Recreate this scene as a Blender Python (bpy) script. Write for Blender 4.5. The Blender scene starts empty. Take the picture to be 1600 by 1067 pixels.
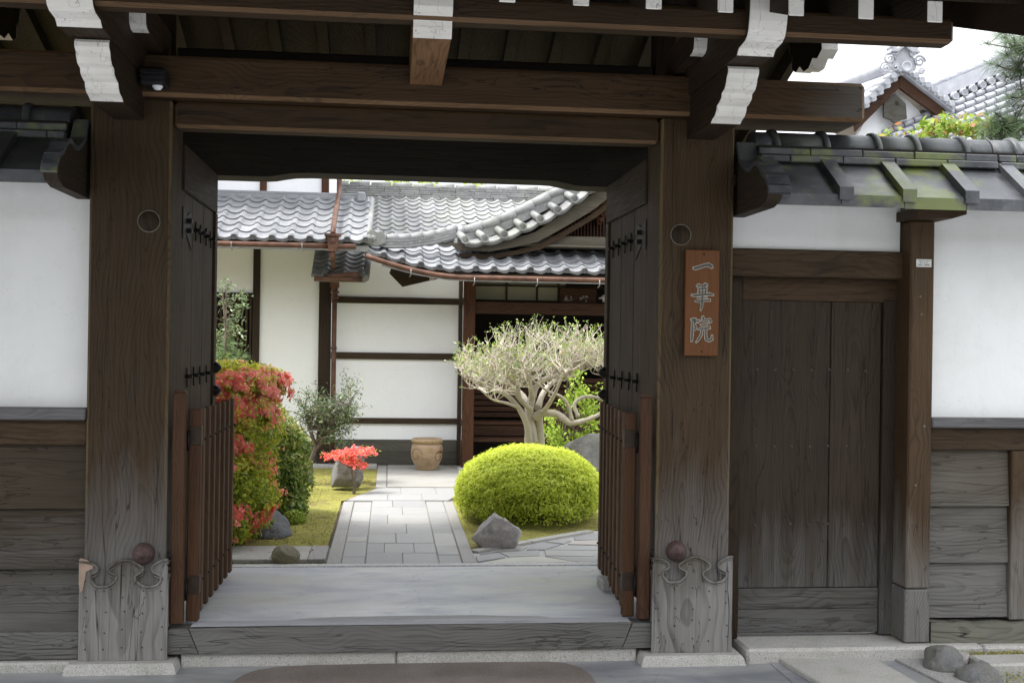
import bpy, bmesh, math, random
import numpy as np
from mathutils import Vector, Matrix
R = math.radians
random.seed(7); rng = np.random.default_rng(7)
S = bpy.context.scene
C = bpy.data.collections.new('scene_objects'); S.collection.children.link(C)

# ---------------------------------------------------------------- camera
EYE = Vector((0.0, -5.55, 1.6)); YAW = R(6.1); ROLL = 0.015
fwd = Vector((math.sin(YAW), math.cos(YAW), 0)); r0 = Vector((math.cos(YAW), -math.sin(YAW), 0)); u0 = Vector((0, 0, 1))
rt = math.cos(ROLL)*r0 + math.sin(ROLL)*u0; up = math.cos(ROLL)*u0 - math.sin(ROLL)*r0
cd = bpy.data.cameras.new('camera'); cam = bpy.data.objects.new('camera', cd); S.collection.objects.link(cam)
m = Matrix.Identity(4)
for i in range(3):
    m[i][0] = rt[i]; m[i][1] = up[i]; m[i][2] = -fwd[i]; m[i][3] = EYE[i]
cam.matrix_world = m
cd.sensor_width = 36; cd.lens = 36*1780/1600; cd.clip_end = 2000; cd.clip_start = .05
cd.dof.use_dof = True; cd.dof.focus_distance = 7.0; cd.dof.aperture_fstop = 16
S.camera = cam

# ---------------------------------------------------------------- sky, sun, exposure (bright overcast)
SUN_EL, SUN_AZ = R(64), R(262)          # azimuth measured clockwise from +Y
w = bpy.data.worlds.new('World'); S.world = w; w.use_nodes = True
nt = w.node_tree; nt.nodes.clear()
sky = nt.nodes.new('ShaderNodeTexSky'); sky.sky_type = 'NISHITA'; sky.sun_disc = False
sky.sun_elevation = SUN_EL; sky.sun_rotation = SUN_AZ; sky.dust_density = 3; sky.air_density = 1
hs = nt.nodes.new('ShaderNodeHueSaturation'); hs.inputs['Saturation'].default_value = .35
tc = nt.nodes.new('ShaderNodeTexCoord')
ns = nt.nodes.new('ShaderNodeTexNoise'); ns.inputs['Scale'].default_value = 2.2; ns.inputs['Detail'].default_value = 5
cr = nt.nodes.new('ShaderNodeValToRGB')
cr.color_ramp.elements[0].color = (11.5, 12.0, 12.8, 1); cr.color_ramp.elements[0].position = .3
cr.color_ramp.elements[1].color = (15, 15.3, 15.8, 1); cr.color_ramp.elements[1].position = .7
sx = nt.nodes.new('ShaderNodeSeparateXYZ'); nt.links.new(tc.outputs['Generated'], sx.inputs[0])
zr = nt.nodes.new('ShaderNodeMapRange'); nt.links.new(sx.outputs[2], zr.inputs[0])
for i_, k_ in enumerate((0, 1, .55, 1.85)): zr.inputs[i_+1].default_value = k_
mz = nt.nodes.new('ShaderNodeVectorMath'); mz.operation = 'SCALE'
mx = nt.nodes.new('ShaderNodeMixRGB'); mx.inputs[0].default_value = .8
bg = nt.nodes.new('ShaderNodeBackground'); bg.inputs[1].default_value = .08
wo = nt.nodes.new('ShaderNodeOutputWorld')
nt.links.new(sky.outputs[0], hs.inputs['Color']); nt.links.new(tc.outputs['Generated'], ns.inputs['Vector'])
nt.links.new(ns.outputs['Fac'], cr.inputs[0]); nt.links.new(hs.outputs[0], mx.inputs[1]); nt.links.new(cr.outputs[0], mz.inputs[0]); nt.links.new(zr.outputs[0], mz.inputs['Scale']); nt.links.new(mz.outputs[0], mx.inputs[2])
nt.links.new(mx.outputs[0], bg.inputs[0]); nt.links.new(bg.outputs[0], wo.inputs[0])
sd = bpy.data.lights.new('sun', 'SUN'); sd.energy = 2.6; sd.angle = R(14); sd.color = (1, .975, .94)
sun = bpy.data.objects.new('sun', sd); S.collection.objects.link(sun)
sv = Vector((math.sin(SUN_AZ)*math.cos(SUN_EL), math.cos(SUN_AZ)*math.cos(SUN_EL), math.sin(SUN_EL)))
sun.rotation_euler = sv.to_track_quat('Z', 'Y').to_euler()
S.render.engine = 'CYCLES'
S.view_settings.view_transform = 'Standard'; S.view_settings.look = 'None'
S.view_settings.exposure = 1.12; S.view_settings.gamma = 1; S.view_settings.use_curve_mapping = False
S.cycles.max_bounces = 8; S.cycles.diffuse_bounces = 5

# ---------------------------------------------------------------- mesh builder
class MB:
    def __init__(s): s.v = []; s.f = []; s.sm = []
    def add(s, vs, fs, smooth=False):
        o = len(s.v); s.v += [tuple(v) for v in vs]; s.f += [tuple(i+o for i in f) for f in fs]; s.sm += [smooth]*len(fs); return s
    def box(s, x0, x1, y0, y1, z0, z1, b=.004):
        if x0 > x1: x0, x1 = x1, x0
        if y0 > y1: y0, y1 = y1, y0
        if z0 > z1: z0, z1 = z1, z0
        b = min(b, .45*min(x1-x0, y1-y0, z1-z0))
        if b <= 0:
            vs = [(x, y, z) for z in (z0, z1) for y in (y0, y1) for x in (x0, x1)]
            return s.add(vs, [(0,2,3,1),(4,5,7,6),(0,1,5,4),(2,6,7,3),(0,4,6,2),(1,3,7,5)])
        vs = []; idx = {}
        for sx in (0, 1):
            for sy in (0, 1):
                for sz in (0, 1):
                    X = (x0, x1)[sx]; Y = (y0, y1)[sy]; Z = (z0, z1)[sz]
                    xi = X+(b, -b)[sx]; yi = Y+(b, -b)[sy]; zi = Z+(b, -b)[sz]
                    for a, p in enumerate(((X, yi, zi), (xi, Y, zi), (xi, yi, Z))):
                        idx[(sx, sy, sz, a)] = len(vs); vs.append(p)
        g = lambda x, y, z, a: idx[(x, y, z, a)]
        fs = []
        for k in (0, 1):
            q = [(0,0),(1,0),(1,1),(0,1)]
            if k == 0: q = q[::-1]
            fs.append([g(k, p, r, 0) for p, r in q])
            fs.append([g(r, k, p, 1) for p, r in q])
            fs.append([g(p, r, k, 2) for p, r in q])
        for i in (0, 1):
            for j in (0, 1):
                fl = (i+j) % 2
                e = [g(i,j,0,0), g(i,j,1,0), g(i,j,1,1), g(i,j,0,1)]; fs.append(e if fl else e[::-1])
                e = [g(0,i,j,1), g(1,i,j,1), g(1,i,j,2), g(0,i,j,2)]; fs.append(e if fl else e[::-1])
                e = [g(j,0,i,2), g(j,1,i,2), g(j,1,i,0), g(j,0,i,0)]; fs.append(e if fl else e[::-1])
        for i in (0, 1):
            for j in (0, 1):
                for k in (0, 1):
                    t = [g(i,j,k,0), g(i,j,k,1), g(i,j,k,2)]; fs.append(t if (i+j+k) % 2 else t[::-1])
        return s.add(vs, fs)
    def prism(s, poly, a0, a1, axis='Y'):
        # poly in the two other axes: Y -> (x,z), X -> (y,z), Z -> (x,y)
        def mk(p, a): return (p[0], a, p[1]) if axis == 'Y' else ((a, p[0], p[1]) if axis == 'X' else (p[0], p[1], a))
        n = len(poly); vs = [mk(p, a0) for p in poly]+[mk(p, a1) for p in poly]
        fs = [tuple(range(n)), tuple(range(2*n-1, n-1, -1))]+[(i, (i+1) % n, n+(i+1) % n, n+i) for i in range(n)]
        return s.add(vs, fs)
    def tube(s, pts, rad, n=8, caps=True, smooth=True):
        pts = [Vector(p) for p in pts]
        if not hasattr(rad, '__len__'): rad = [rad]*len(pts)
        vs = []; fs = []; prev = None
        for i, p in enumerate(pts):
            t = (pts[min(i+1, len(pts)-1)]-pts[max(i-1, 0)]).normalized()
            if prev is None: a = t.orthogonal().normalized()
            else: a = (prev-t*prev.dot(t)).normalized() if (prev-t*prev.dot(t)).length > 1e-6 else t.orthogonal().normalized()
            prev = a; b = t.cross(a)
            for k in range(n):
                th = 2*math.pi*k/n; vs.append(p+(a*math.cos(th)+b*math.sin(th))*rad[i])
        for i in range(len(pts)-1):
            for k in range(n):
                fs.append((i*n+k, i*n+(k+1) % n, (i+1)*n+(k+1) % n, (i+1)*n+k))
        s.add(vs, fs, smooth)
        if caps:
            s.add(vs[:n], [tuple(range(n-1, -1, -1))]); s.add(vs[-n:], [tuple(range(n))])
        return s
    def lathe(s, prof, c, n=16, axis='Z', smooth=True):
        vs = []; fs = []
        for r, h in prof:
            for k in range(n):
                th = 2*math.pi*k/n; a, b = r*math.cos(th), r*math.sin(th)
                if axis == 'Z': vs.append((c[0]+a, c[1]+b, c[2]+h))
                elif axis == 'Y': vs.append((c[0]+a, c[1]+h, c[2]+b))
                else: vs.append((c[0]+h, c[1]+a, c[2]+b))
        for i in range(len(prof)-1):
            for k in range(n): fs.append((i*n+k, i*n+(k+1) % n, (i+1)*n+(k+1) % n, (i+1)*n+k))
        return s.add(vs, fs, smooth)
    def mesh(s, name, fix=True):
        me = bpy.data.meshes.new(name); me.from_pydata(s.v, [], s.f)
        if any(s.sm): me.polygons.foreach_set('use_smooth', s.sm)
        if fix:
            b = bmesh.new(); b.from_mesh(me); bmesh.ops.remove_doubles(b, verts=b.verts, dist=1e-6)
            bmesh.ops.recalc_face_normals(b, faces=b.faces); b.to_mesh(me); b.free()
        me.update(); return me

WL = {}
def wl(o): return WL.get(o.name, Vector((0, 0, 0)))
def thing(name, label, cat, loc=(0, 0, 0), group=None):
    o = bpy.data.objects.new(name, None); C.objects.link(o); o.location = loc; WL[o.name] = Vector(loc)
    o.empty_display_size = .2
    o['label'] = label; o['category'] = cat
    if group: o['group'] = group
    return o
def link(name, me, mat, parent=None, at=(0, 0, 0), rot=None):
    o = bpy.data.objects.new(name, me); C.objects.link(o)
    at = Vector(at)
    if parent is not None: o.parent = parent; o.location = at-wl(parent)
    else: o.location = at
    if rot is not None: o.rotation_euler = rot
    WL[o.name] = at
    if mat and not me.materials: me.materials.append(mat)
    return o
def part(name, mb, mat, parent=None, label=None, fix=True):
    vs = np.array(mb.v); c = (vs.min(0)+vs.max(0))/2
    mb.v = [tuple(v) for v in (vs-c)]
    o = link(name, mb.mesh(name, fix), mat, parent, c)
    if label: o['label'] = label
    return o
def arris(o, mat):
    o.data.materials.append(mat)
    for p_ in o.data.polygons: p_.material_index = 1 if p_.index > 5 else 0
    return o
def tag(o, label, cat, group=None):
    o['label'] = label; o['category'] = cat
    if group: o['group'] = group
    return o
def setting(o, kind='structure'): o['kind'] = kind; return o
def box(name, mat, parent, x0, x1, y0, y1, z0, z1, b=.004, label=None):
    return part(name, MB().box(x0, x1, y0, y1, z0, z1, b), mat, parent, label)

# ---------------------------------------------------------------- materials
def newmat(name):
    m = bpy.data.materials.new(name); m.use_nodes = True; t = m.node_tree; t.nodes.clear()
    o = t.nodes.new('ShaderNodeOutputMaterial'); p = t.nodes.new('ShaderNodeBsdfPrincipled')
    t.links.new(p.outputs[0], o.inputs[0]); return m, t, p
class G:
    def __init__(s, t): s.t = t
    def n(s, ty, **k):
        nd = s.t.nodes.new(ty)
        for a, b in k.items(): setattr(nd, a, b)
        return nd
    def put(s, sock, v):
        if isinstance(v, bpy.types.NodeSocket): s.t.links.new(v, sock)
        elif v is not None: sock.default_value = v
    def math(s, op, a, b=None, c=None, clamp=False):
        nd = s.n('ShaderNodeMath', operation=op, use_clamp=clamp); s.put(nd.inputs[0], a)
        if b is not None: s.put(nd.inputs[1], b)
        if c is not None: s.put(nd.inputs[2], c)
        return nd.outputs[0]
    def mapping(s, v, scale=(1, 1, 1), loc=(0, 0, 0)):
        nd = s.n('ShaderNodeMapping'); s.put(nd.inputs['Vector'], v); nd.inputs['Scale'].default_value = scale; nd.inputs['Location'].default_value = loc
        return nd.outputs[0]
    def noise(s, v, scale=1, detail=3, rough=.55, dist=0):
        nd = s.n('ShaderNodeTexNoise'); s.put(nd.inputs['Vector'], v); nd.inputs['Scale'].default_value = scale
        nd.inputs['Detail'].default_value = detail; nd.inputs['Roughness'].default_value = rough; nd.inputs['Distortion'].default_value = dist
        return nd.outputs['Fac']
    def voro(s, v, scale=1, feature='F1', out='Distance'):
        nd = s.n('ShaderNodeTexVoronoi', feature=feature); s.put(nd.inputs['Vector'], v); nd.inputs['Scale'].default_value = scale
        return nd.outputs[out]
    def ramp(s, f, stops):
        nd = s.n('ShaderNodeValToRGB'); s.put(nd.inputs[0], f); e = nd.color_ramp.elements
        while len(e) < len(stops): e.new(.5)
        for i, (p, c) in enumerate(stops):
            e[i].position = p; e[i].color = (c[0], c[1], c[2], 1) if hasattr(c, '__len__') else (c, c, c, 1)
        return nd.outputs[0]
    def mr(s, v, a, b, c=0, d=1):
        nd = s.n('ShaderNodeMapRange', clamp=True); s.put(nd.inputs[0], v)
        for i, k in enumerate((a, b, c, d)): s.put(nd.inputs[i+1], k)
        return nd.outputs[0]
    def mix(s, f, a, b, mode='MIX'):
        nd = s.n('ShaderNodeMixRGB', blend_type=mode); s.put(nd.inputs[0], f)
        for i, c in ((1, a), (2, b)):
            s.put(nd.inputs[i], (*c, 1) if isinstance(c, (tuple, list)) and len(c) == 3 else c)
        return nd.outputs[0]
    def bump(s, h, strength=.3, dist=.01, normal=None):
        nd = s.n('ShaderNodeBump'); s.put(nd.inputs['Height'], h); nd.inputs['Strength'].default_value = strength; nd.inputs['Distance'].default_value = dist
        if normal is not None: s.put(nd.inputs['Normal'], normal)
        return nd.outputs[0]
    def coords(s, jitter=True):
        tc = s.n('ShaderNodeTexCoord').outputs['Object']
        if not jitter: return tc
        rnd = s.n('ShaderNodeObjectInfo').outputs['Random']
        cx = s.n('ShaderNodeCombineXYZ')
        for i, k in enumerate((37., 91., 53.)): s.put(cx.inputs[i], s.math('MULTIPLY', rnd, k))
        a = s.n('ShaderNodeVectorMath', operation='ADD'); s.put(a.inputs[0], tc); s.put(a.inputs[1], cx.outputs[0])
        return a.outputs[0]
    def rnd(s): return s.n('ShaderNodeObjectInfo').outputs['Random']
    def pos(s): return s.n('ShaderNodeNewGeometry').outputs['Position']
    def sep(s, v):
        nd = s.n('ShaderNodeSeparateXYZ'); s.put(nd.inputs[0], v); return nd.outputs
    def comb(s, x, y, z):
        nd = s.n('ShaderNodeCombineXYZ')
        for i, k in enumerate((x, y, z)): s.put(nd.inputs[i], k)
        return nd.outputs[0]

def wood(name, dark, light, axis='Z', ring=.013, grey=None, gcol=((.13, .125, .12), (.30, .29, .28)), depth=.14, contrast=1., rough=.65, moss=0, warp=.08, bump=.6, checks=.5, wear=0, K=.34, KG=.60, greyx=None, warm=True):
    dark = tuple(c*K for c in dark); light = tuple(c*K*1.75 for c in light); gcol = tuple(tuple(c*KG for c in q_) for q_ in gcol)
    m, t, p = newmat(name); g = G(t)
    raw = g.n('ShaderNodeTexCoord').outputs['Object']; x, y, z = g.sep(raw)
    rnd = g.rnd()
    if axis == 'Z': u, v, l = x, y, z
    elif axis == 'X': u, v, l = z, y, x
    else: u, v, l = x, z, y
    rz = g.math('MULTIPLY', rnd, 40.)
    low = g.comb(g.math('MULTIPLY', u, 1.6), g.math('MULTIPLY', v, 1.6), g.math('ADD', g.math('MULTIPLY', l, 1.1), rz))
    n1 = g.n('ShaderNodeTexNoise'); g.put(n1.inputs['Vector'], low); n1.inputs['Scale'].default_value = 1.3; n1.inputs['Detail'].default_value = 2.5
    nx, ny, nz = g.sep(n1.outputs['Color'])
    px = g.math('ADD', g.math('ADD', u, g.math('MULTIPLY_ADD', rnd, .16, -.08)), g.math('MULTIPLY', g.math('SUBTRACT', nx, .5), warp*4))
    py = g.math('ADD', g.math('ADD', v, depth), g.math('MULTIPLY', g.math('SUBTRACT', ny, .5), warp*2.2))
    r = g.math('SQRT', g.math('ADD', g.math('MULTIPLY', px, px), g.math('MULTIPLY', py, py)))
    wob = g.noise(g.comb(g.math('MULTIPLY', u, 22.), g.math('MULTIPLY', v, 22.), g.math('ADD', g.math('MULTIPLY', l, 2.5), rz)), 1, 2)
    r = g.math('ADD', r, g.math('MULTIPLY', wob, .0045))
    fr = g.math('FRACT', g.math('DIVIDE', r, g.math('MULTIPLY_ADD', g.math('FRACT', g.math('MULTIPLY', rnd, 7.31)), ring*.9, ring*.65)))
    line = g.ramp(fr, [(0, .1), (.5, .2), (.86, .8), (.95, .75), (1, .1)])            # late wood line
    fib = g.noise(g.comb(g.math('MULTIPLY', u, 170.), g.math('MULTIPLY', v, 170.), g.math('ADD', g.math('MULTIPLY', l, 4.), rz)), 1, 3)
    blot = g.noise(g.comb(g.math('MULTIPLY', u, 5.), g.math('MULTIPLY', v, 5.), g.math('ADD', g.math('MULTIPLY', l, 1.2), rz)), 1, 4)
    f = g.math('ADD', g.math('MULTIPLY', g.math('MULTIPLY', line, g.mr(g.noise(low, 2.5, 2), .3, .65, .25, 1.)), .42*contrast), g.math('ADD', g.math('MULTIPLY', fib, .4), g.math('MULTIPLY', blot, .45)))
    col = g.mix(g.mr(f, .22, .98), light, dark)
    tone = g.mr(rnd, 0, 1, .8, 1.2)
    p.inputs['Specular IOR Level'].default_value = .22
    col = g.mix(1, col, g.comb(g.math('MULTIPLY', tone, 1.10 if warm else 1.), g.math('MULTIPLY', tone, 1.04 if warm else 1.), g.math('MULTIPLY', tone, .84 if warm else 1.02)), 'MULTIPLY')
    if wear:
        # bare yellowish arrises and scuffs
        pn = g.noise(raw, 34, 4); col = g.mix(g.math('MULTIPLY', g.mr(pn, .70, .76), wear*.6), col, (.10, .08, .055))
    if grey:
        wz = g.sep(g.pos())[2]
        bn = g.noise(g.comb(g.math('MULTIPLY', u, 9.), g.math('MULTIPLY', v, 9.), g.math('MULTIPLY', l, 1.6)), 1, 5)
        h = g.math('ADD', wz, g.math('MULTIPLY', g.math('SUBTRACT', bn, .5), -.9))
        gf = g.mr(h, grey[1], grey[0])
        gc = g.mix(g.mr(f, .3, .95), gcol[1], gcol[0])
        col = g.mix(g.math('MULTIPLY', gf, grey[2] if len(grey) > 2 else .95), col, gc)
    if greyx:
        wx = g.sep(g.pos())[0]; bn = g.noise(g.comb(g.math('MULTIPLY', u, 20.), g.math('MULTIPLY', v, 20.), g.math('MULTIPLY', l, 2.)), 1, 4)
        col = g.mix(g.math('MULTIPLY', g.mr(g.math('ADD', wx, g.math('MULTIPLY', bn, .5)), greyx[0], greyx[1]), .75), col, (.085, .08, .072))
    ck = g.noise(g.comb(g.math('MULTIPLY', u, 16.), g.math('MULTIPLY', v, 16.), g.math('ADD', g.math('MULTIPLY', l, .55), rz)), 1, 2)
    crack = g.mr(g.math('ABSOLUTE', g.math('SUBTRACT', ck, .5)), 0, .006)      # 0 in the crack
    ck2 = g.noise(g.comb(g.math('MULTIPLY', u, 7.), g.math('MULTIPLY', v, 7.), g.math('ADD', g.math('MULTIPLY', l, .9), rz)), 1, 4, .6)
    crack = g.math('MULTIPLY', crack, g.mr(g.math('ABSOLUTE', g.math('SUBTRACT', ck2, .56)), 0, .0035))
    col = g.mix(g.math('MULTIPLY', g.math('SUBTRACT', 1., crack), checks), col, (.008, .006, .005))
    if moss:
        mz = g.noise(raw, 9, 5); wz = g.sep(g.pos())[2]
        mf = g.math('MULTIPLY', g.mr(mz, .48, .66), g.mr(wz, moss, moss-.2))
        col = g.mix(g.math('MULTIPLY', mf, .7), col, (.10, .12, .035))
    g.put(p.inputs['Base Color'], col)
    g.put(p.inputs['Roughness'], g.mr(fib, .3, .7, rough-.08, rough+.15))
    h = g.math('ADD', g.math('MULTIPLY', line, -.3), g.math('ADD', g.math('MULTIPLY', fib, .5), g.math('MULTIPLY', crack, 1.5)))
    g.put(p.inputs['Normal'], g.bump(h, bump, .0022))
    return m

def plaster(name, base=(.80, .80, .79), stain=(.62, .62, .58), k=.5):
    m, t, p = newmat(name); g = G(t); v = g.coords()
    n = g.noise(v, 1.6, 6, .6); n2 = g.noise(g.mapping(v, (6, 6, .8)), 1, 4)
    col = g.mix(g.math('MULTIPLY', g.mr(n, .48, .72), k), base, stain)
    n3 = g.noise(g.mapping(v, (4, 4, .6)), 1, 6, .6, .8); col = g.mix(g.math('MULTIPLY', g.mr(n3, .58, .85), k*.28), col, tuple(c*.86 for c in stain))
    col = g.mix(g.math('MULTIPLY', g.mr(n2, .55, .8), k*.6), col, stain)
    hc = g.noise(v, 1.9, 7, .62); col = g.mix(g.mr(g.math('ABSOLUTE', g.math('SUBTRACT', hc, .5)), 0, .0016, .30, 0), col, (.42, .41, .38))
    sp = g.noise(v, 60, 2); col = g.mix(g.mr(sp, .74, .8, 0, .35), col, (.35, .33, .3))
    g.put(p.inputs['Base Color'], col); p.inputs['Roughness'].default_value = .8
    g.put(p.inputs['Normal'], g.bump(g.math('ADD', g.noise(v, 14, 8), g.math('MULTIPLY', g.noise(v, 2.5, 3), 2.)), .35, .008)); return m

def granite(name, a=(.42, .41, .39), b=(.20, .195, .19), moss=0., rough=.75, speck=1.):
    m, t, p = newmat(name); g = G(t); v = g.coords()
    n = g.noise(v, 220, 2, .7); n2 = g.noise(v, 5, 5); n3 = g.noise(v, 90, 2)
    col = g.mix(g.mr(n, .42, .62), b, a); col = g.mix(g.math('MULTIPLY', g.mr(n3, .6, .68), .5*speck), col, (.08, .08, .08))
    col = g.mix(g.mr(n2, .4, .75, 0, .35), col, (.30, .28, .24))
    if moss: col = g.mix(g.mr(g.noise(v, 7, 5), .5, .68, 0, moss), col, (.09, .11, .03))
    g.put(p.inputs['Base Color'], col); p.inputs['Roughness'].default_value = rough
    g.put(p.inputs['Normal'], g.bump(g.math('ADD', n, g.math('MULTIPLY', n2, 1.5)), .5, .004)); return m

def concrete(name, a=(.34, .345, .35), b=(.22, .225, .24), rough=.5, crack=True, tan=(.36, .35, .31)):
    m, t, p = newmat(name); g = G(t); v = g.coords(False)
    n = g.noise(g.mapping(v, (1, 2.6, 1)), 1.6, 7, .6, .6); n2 = g.noise(g.mapping(v, (.7, 1.6, 1), (5, 2, 0)), 2.1, 4); f = g.noise(v, 160, 3)
    col = g.mix(g.mr(n, .38, .62), a, b); col = g.mix(g.mr(n2, .45, .7, 0, .6), col, tan)
    col = g.mix(g.mr(f, .35, .7, 0, .12), col, (.1, .1, .1))
    h = g.math('MULTIPLY', f, .4)
    if crack:
        wv = g.n('ShaderNodeVectorMath', operation='ADD'); g.put(wv.inputs[0], v)
        nn = g.n('ShaderNodeTexNoise'); g.put(nn.inputs['Vector'], v); nn.inputs['Scale'].default_value = 6; nn.inputs['Detail'].default_value = 6
        sc = g.n('ShaderNodeVectorMath', operation='SCALE'); g.put(sc.inputs[0], nn.outputs['Color']); sc.inputs['Scale'].default_value = .35
        g.put(wv.inputs[1], sc.outputs[0])
        e = g.voro(wv.outputs[0], .9, 'DISTANCE_TO_EDGE'); cf = g.mr(e, 0, .0035, 1, 0)
        col = g.mix(g.math('MULTIPLY', cf, .45), col, (.07, .07, .07)); h = g.math('SUBTRACT', h, cf)
    g.put(p.inputs['Base Color'], col); g.put(p.inputs['Roughness'], g.mr(n, .35, .65, rough-.1, rough+.15))
    g.put(p.inputs['Normal'], g.bump(g.math('ADD', h, n2), .35, .004)); return m

def tilemat(name, a=(.30, .31, .32), b=(.16, .165, .175), moss=.0, rough=.42, lichen=.3, zgreen=None):
    m, t, p = newmat(name); g = G(t); v = g.coords(); rnd = g.rnd()
    n = g.noise(v, 7, 5); n2 = g.noise(v, 38, 4)
    col = g.mix(g.mr(n, .3, .7), b, a); tone = g.mr(rnd, 0, 1, .87, 1.12)
    col = g.mix(1, col, g.comb(tone, tone, tone), 'MULTIPLY')
    col = g.mix(g.mr(n2, .58, .72, 0, lichen), col, (.42, .42, .39))
    if moss:
        wn = g.math('ADD', g.math('MULTIPLY', g.noise(g.pos(), 2.1, 3), .62), g.math('MULTIPLY', g.noise(g.pos(), 11, 8, .65), .38)); col = g.mix(g.math('MULTIPLY', g.mr(g.math('ADD', wn, g.math('MULTIPLY', n, .3)), .66, .76), moss), col, (.16, .19, .05))
    g.put(p.inputs['Base Color'], col); g.put(p.inputs['Roughness'], g.mr(n, .3, .7, rough-.08, rough+.2))
    g.put(p.inputs['Normal'], g.bump(g.math('ADD', g.math('MULTIPLY', n2, .6), n), .35, .004)); return m

def plain(name, c, rough=.6, metal=0, var=.25, scale=30, bump=.2):
    m, t, p = newmat(name); p.inputs['Specular IOR Level'].default_value = .3; g = G(t); v = g.coords(); n = g.noise(v, scale, 5)
    k = g.mr(n, .3, .7, 1-var, 1+var); g.put(p.inputs['Base Color'], g.mix(1, c, g.comb(k, k, k), 'MULTIPLY'))
    p.inputs['Roughness'].default_value = rough; p.inputs['Metallic'].default_value = metal
    g.put(p.inputs['Normal'], g.bump(n, bump, .002)); return m

def leafmat(name, stops, rough=.45, trans=.35):
    m, t, p = newmat(name); g = G(t)
    a = g.n('ShaderNodeAttribute', attribute_name='tint'); c = g.ramp(a.outputs['Fac'], stops)
    g.put(p.inputs['Base Color'], c); p.inputs['Roughness'].default_value = rough
    tr = g.n('ShaderNodeBsdfTranslucent'); g.put(tr.inputs[0], c); ms = g.n('ShaderNodeMixShader'); ms.inputs[0].default_value = trans
    t.links.new(p.outputs[0], ms.inputs[1]); t.links.new(tr.outputs[0], ms.inputs[2])
    t.links.new(ms.outputs[0], [n for n in t.nodes if n.type == 'OUTPUT_MATERIAL'][0].inputs[0]); return m

DK, LT = (.030, .019, .011), (.085, .054, .032)
GREY = (.15, .75, .95)
M = {}
M['post'] = wood('post_wood', DK, (.095, .062, .036), 'Z', .016, grey=(.25, 1.15, .9), checks=.8, wear=.5)
M['cover'] = wood('weathered_cover_wood', (.06, .05, .042), (.15, .135, .12), 'Z', .03, grey=(.30, .62), gcol=((.09, .083, .077), (.37, .355, .34)), checks=.9, KG=.72)
M['beamX'] = wood('beam_wood', (.034, .021, .012), (.10, .062, .037), 'X', .016, checks=.8)
M['headX'] = wood('head_beam_wood', (.036, .022, .012), (.11, .066, .038), 'X', .018, checks=1., greyx=(2.25, 2.55))
M['arrX'] = wood('worn_lit_beam_arris', (.13, .075, .045), (.30, .19, .12), 'X', .012, checks=.3)  # beam chamfers: wear, plus caught light painted lighter and redder
M['arrZ'] = wood('worn_post_arris', (.06, .045, .026), (.22, .165, .095), 'Z', .012, checks=.3, grey=(.25, 1.15, .9))
M['beamY'] = wood('arm_wood', (.022, .015, .010), (.065, .042, .027), 'Y', .016)
M['beamZ'] = wood('dark_upright_wood', (.022, .015, .010), (.065, .042, .027), 'Z', .014)
M['door'] = wood('door_wood', (.020, .014, .010), (.06, .04, .027), 'Z', .014, K=.55)
M['smoke'] = wood('dark_beam_wood', (.012, .010, .008), (.035, .028, .022), 'X', .016)  # darker wood tone for rear, ridge and cross beams
M['deepY'] = wood('dark_rafter_wood', (.014, .011, .009), (.045, .033, .025), 'Y', .016, K=.5)  # darker wood tone for rafters, soffit and wall bargeboards
M['clapX'] = wood('clapboard_wood', (.034, .026, .020), (.10, .078, .06), 'X', .012, grey=(.15, .75, .85), gcol=((.10, .098, .095), (.25, .24, .23)), depth=.05, warp=.06, bump=.9)
M['clapR'] = wood('pale_clapboard_wood', (.05, .042, .036), (.14, .12, .10), 'X', .013, grey=(.25, 1.15, .9), gcol=((.14, .135, .13), (.31, .30, .285)), depth=.05, warp=.06, bump=.9)
M['railX'] = wood('rail_wood', (.035, .022, .014), (.11, .072, .045), 'X', .012, wear=.5)
M['ledge'] = wood('ledge_wood', (.07, .065, .062), (.17, .165, .165), 'X', .012, K=.62, warm=False)
M['paletop'] = wood('pale_threshold_top_wood', (.20, .20, .205), (.30, .30, .31), 'X', .018, K=.85, warm=False)
M['sill'] = wood('sill_wood', (.07, .066, .062), (.235, .225, .215), 'X', .018, KG=.58, grey=(.3, .6, .9), gcol=((.09, .087, .083), (.27, .26, .25)), depth=.08, warp=.10, bump=1.)
M['sillmoss'] = wood('mossy_sill_wood', (.10, .095, .075), (.26, .25, .2), 'X', .012, moss=.17, bump=1.2, checks=1, K=.48, warm=False)
M['spost'] = wood('side_post_wood', (.035, .022, .013), (.11, .07, .042), 'Z', .012, grey=(.25, .85, .9), gcol=((.16, .145, .125), (.33, .31, .28)))
M['foot'] = wood('grafted_foot_wood', (.14, .135, .12), (.24, .23, .21), 'Z', .012, moss=.20, K=.42, warm=False)
M['sdoor'] = wood('side_door_wood', (.026, .019, .015), (.075, .055, .042), 'Z', .012, grey=(.2, .72, .8), gcol=((.08, .078, .075), (.23, .225, .215)), depth=.07, warp=.07, bump=.8)
M['sdoorX'] = wood('side_door_rail_wood', (.05, .045, .04), (.14, .13, .12), 'X', .012, grey=(.05, .60, .9), gcol=((.07, .068, .065), (.21, .205, .20)), depth=.07, bump=.9)
M['redpost'] = wood('reddish_lattice_wood', (.075, .036, .021), (.16, .082, .050), 'Z', .012, depth=.05, checks=.2, K=.27)
M['slat'] = wood('dark_lattice_wood', (.040, .024, .016), (.10, .062, .045), 'Z', .012, depth=.05, checks=.2, K=.62)
M['slatX'] = wood('dark_lattice_rail_wood', (.022, .012, .008), (.06, .034, .024), 'Y', .012, depth=.05, checks=.2)
M['plaque'] = wood('nameplate_wood', (.13, .048, .017), (.21, .085, .032), 'Z', .05, depth=.10, contrast=.4, checks=0, bump=.1, rough=.45, K=.33)
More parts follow.
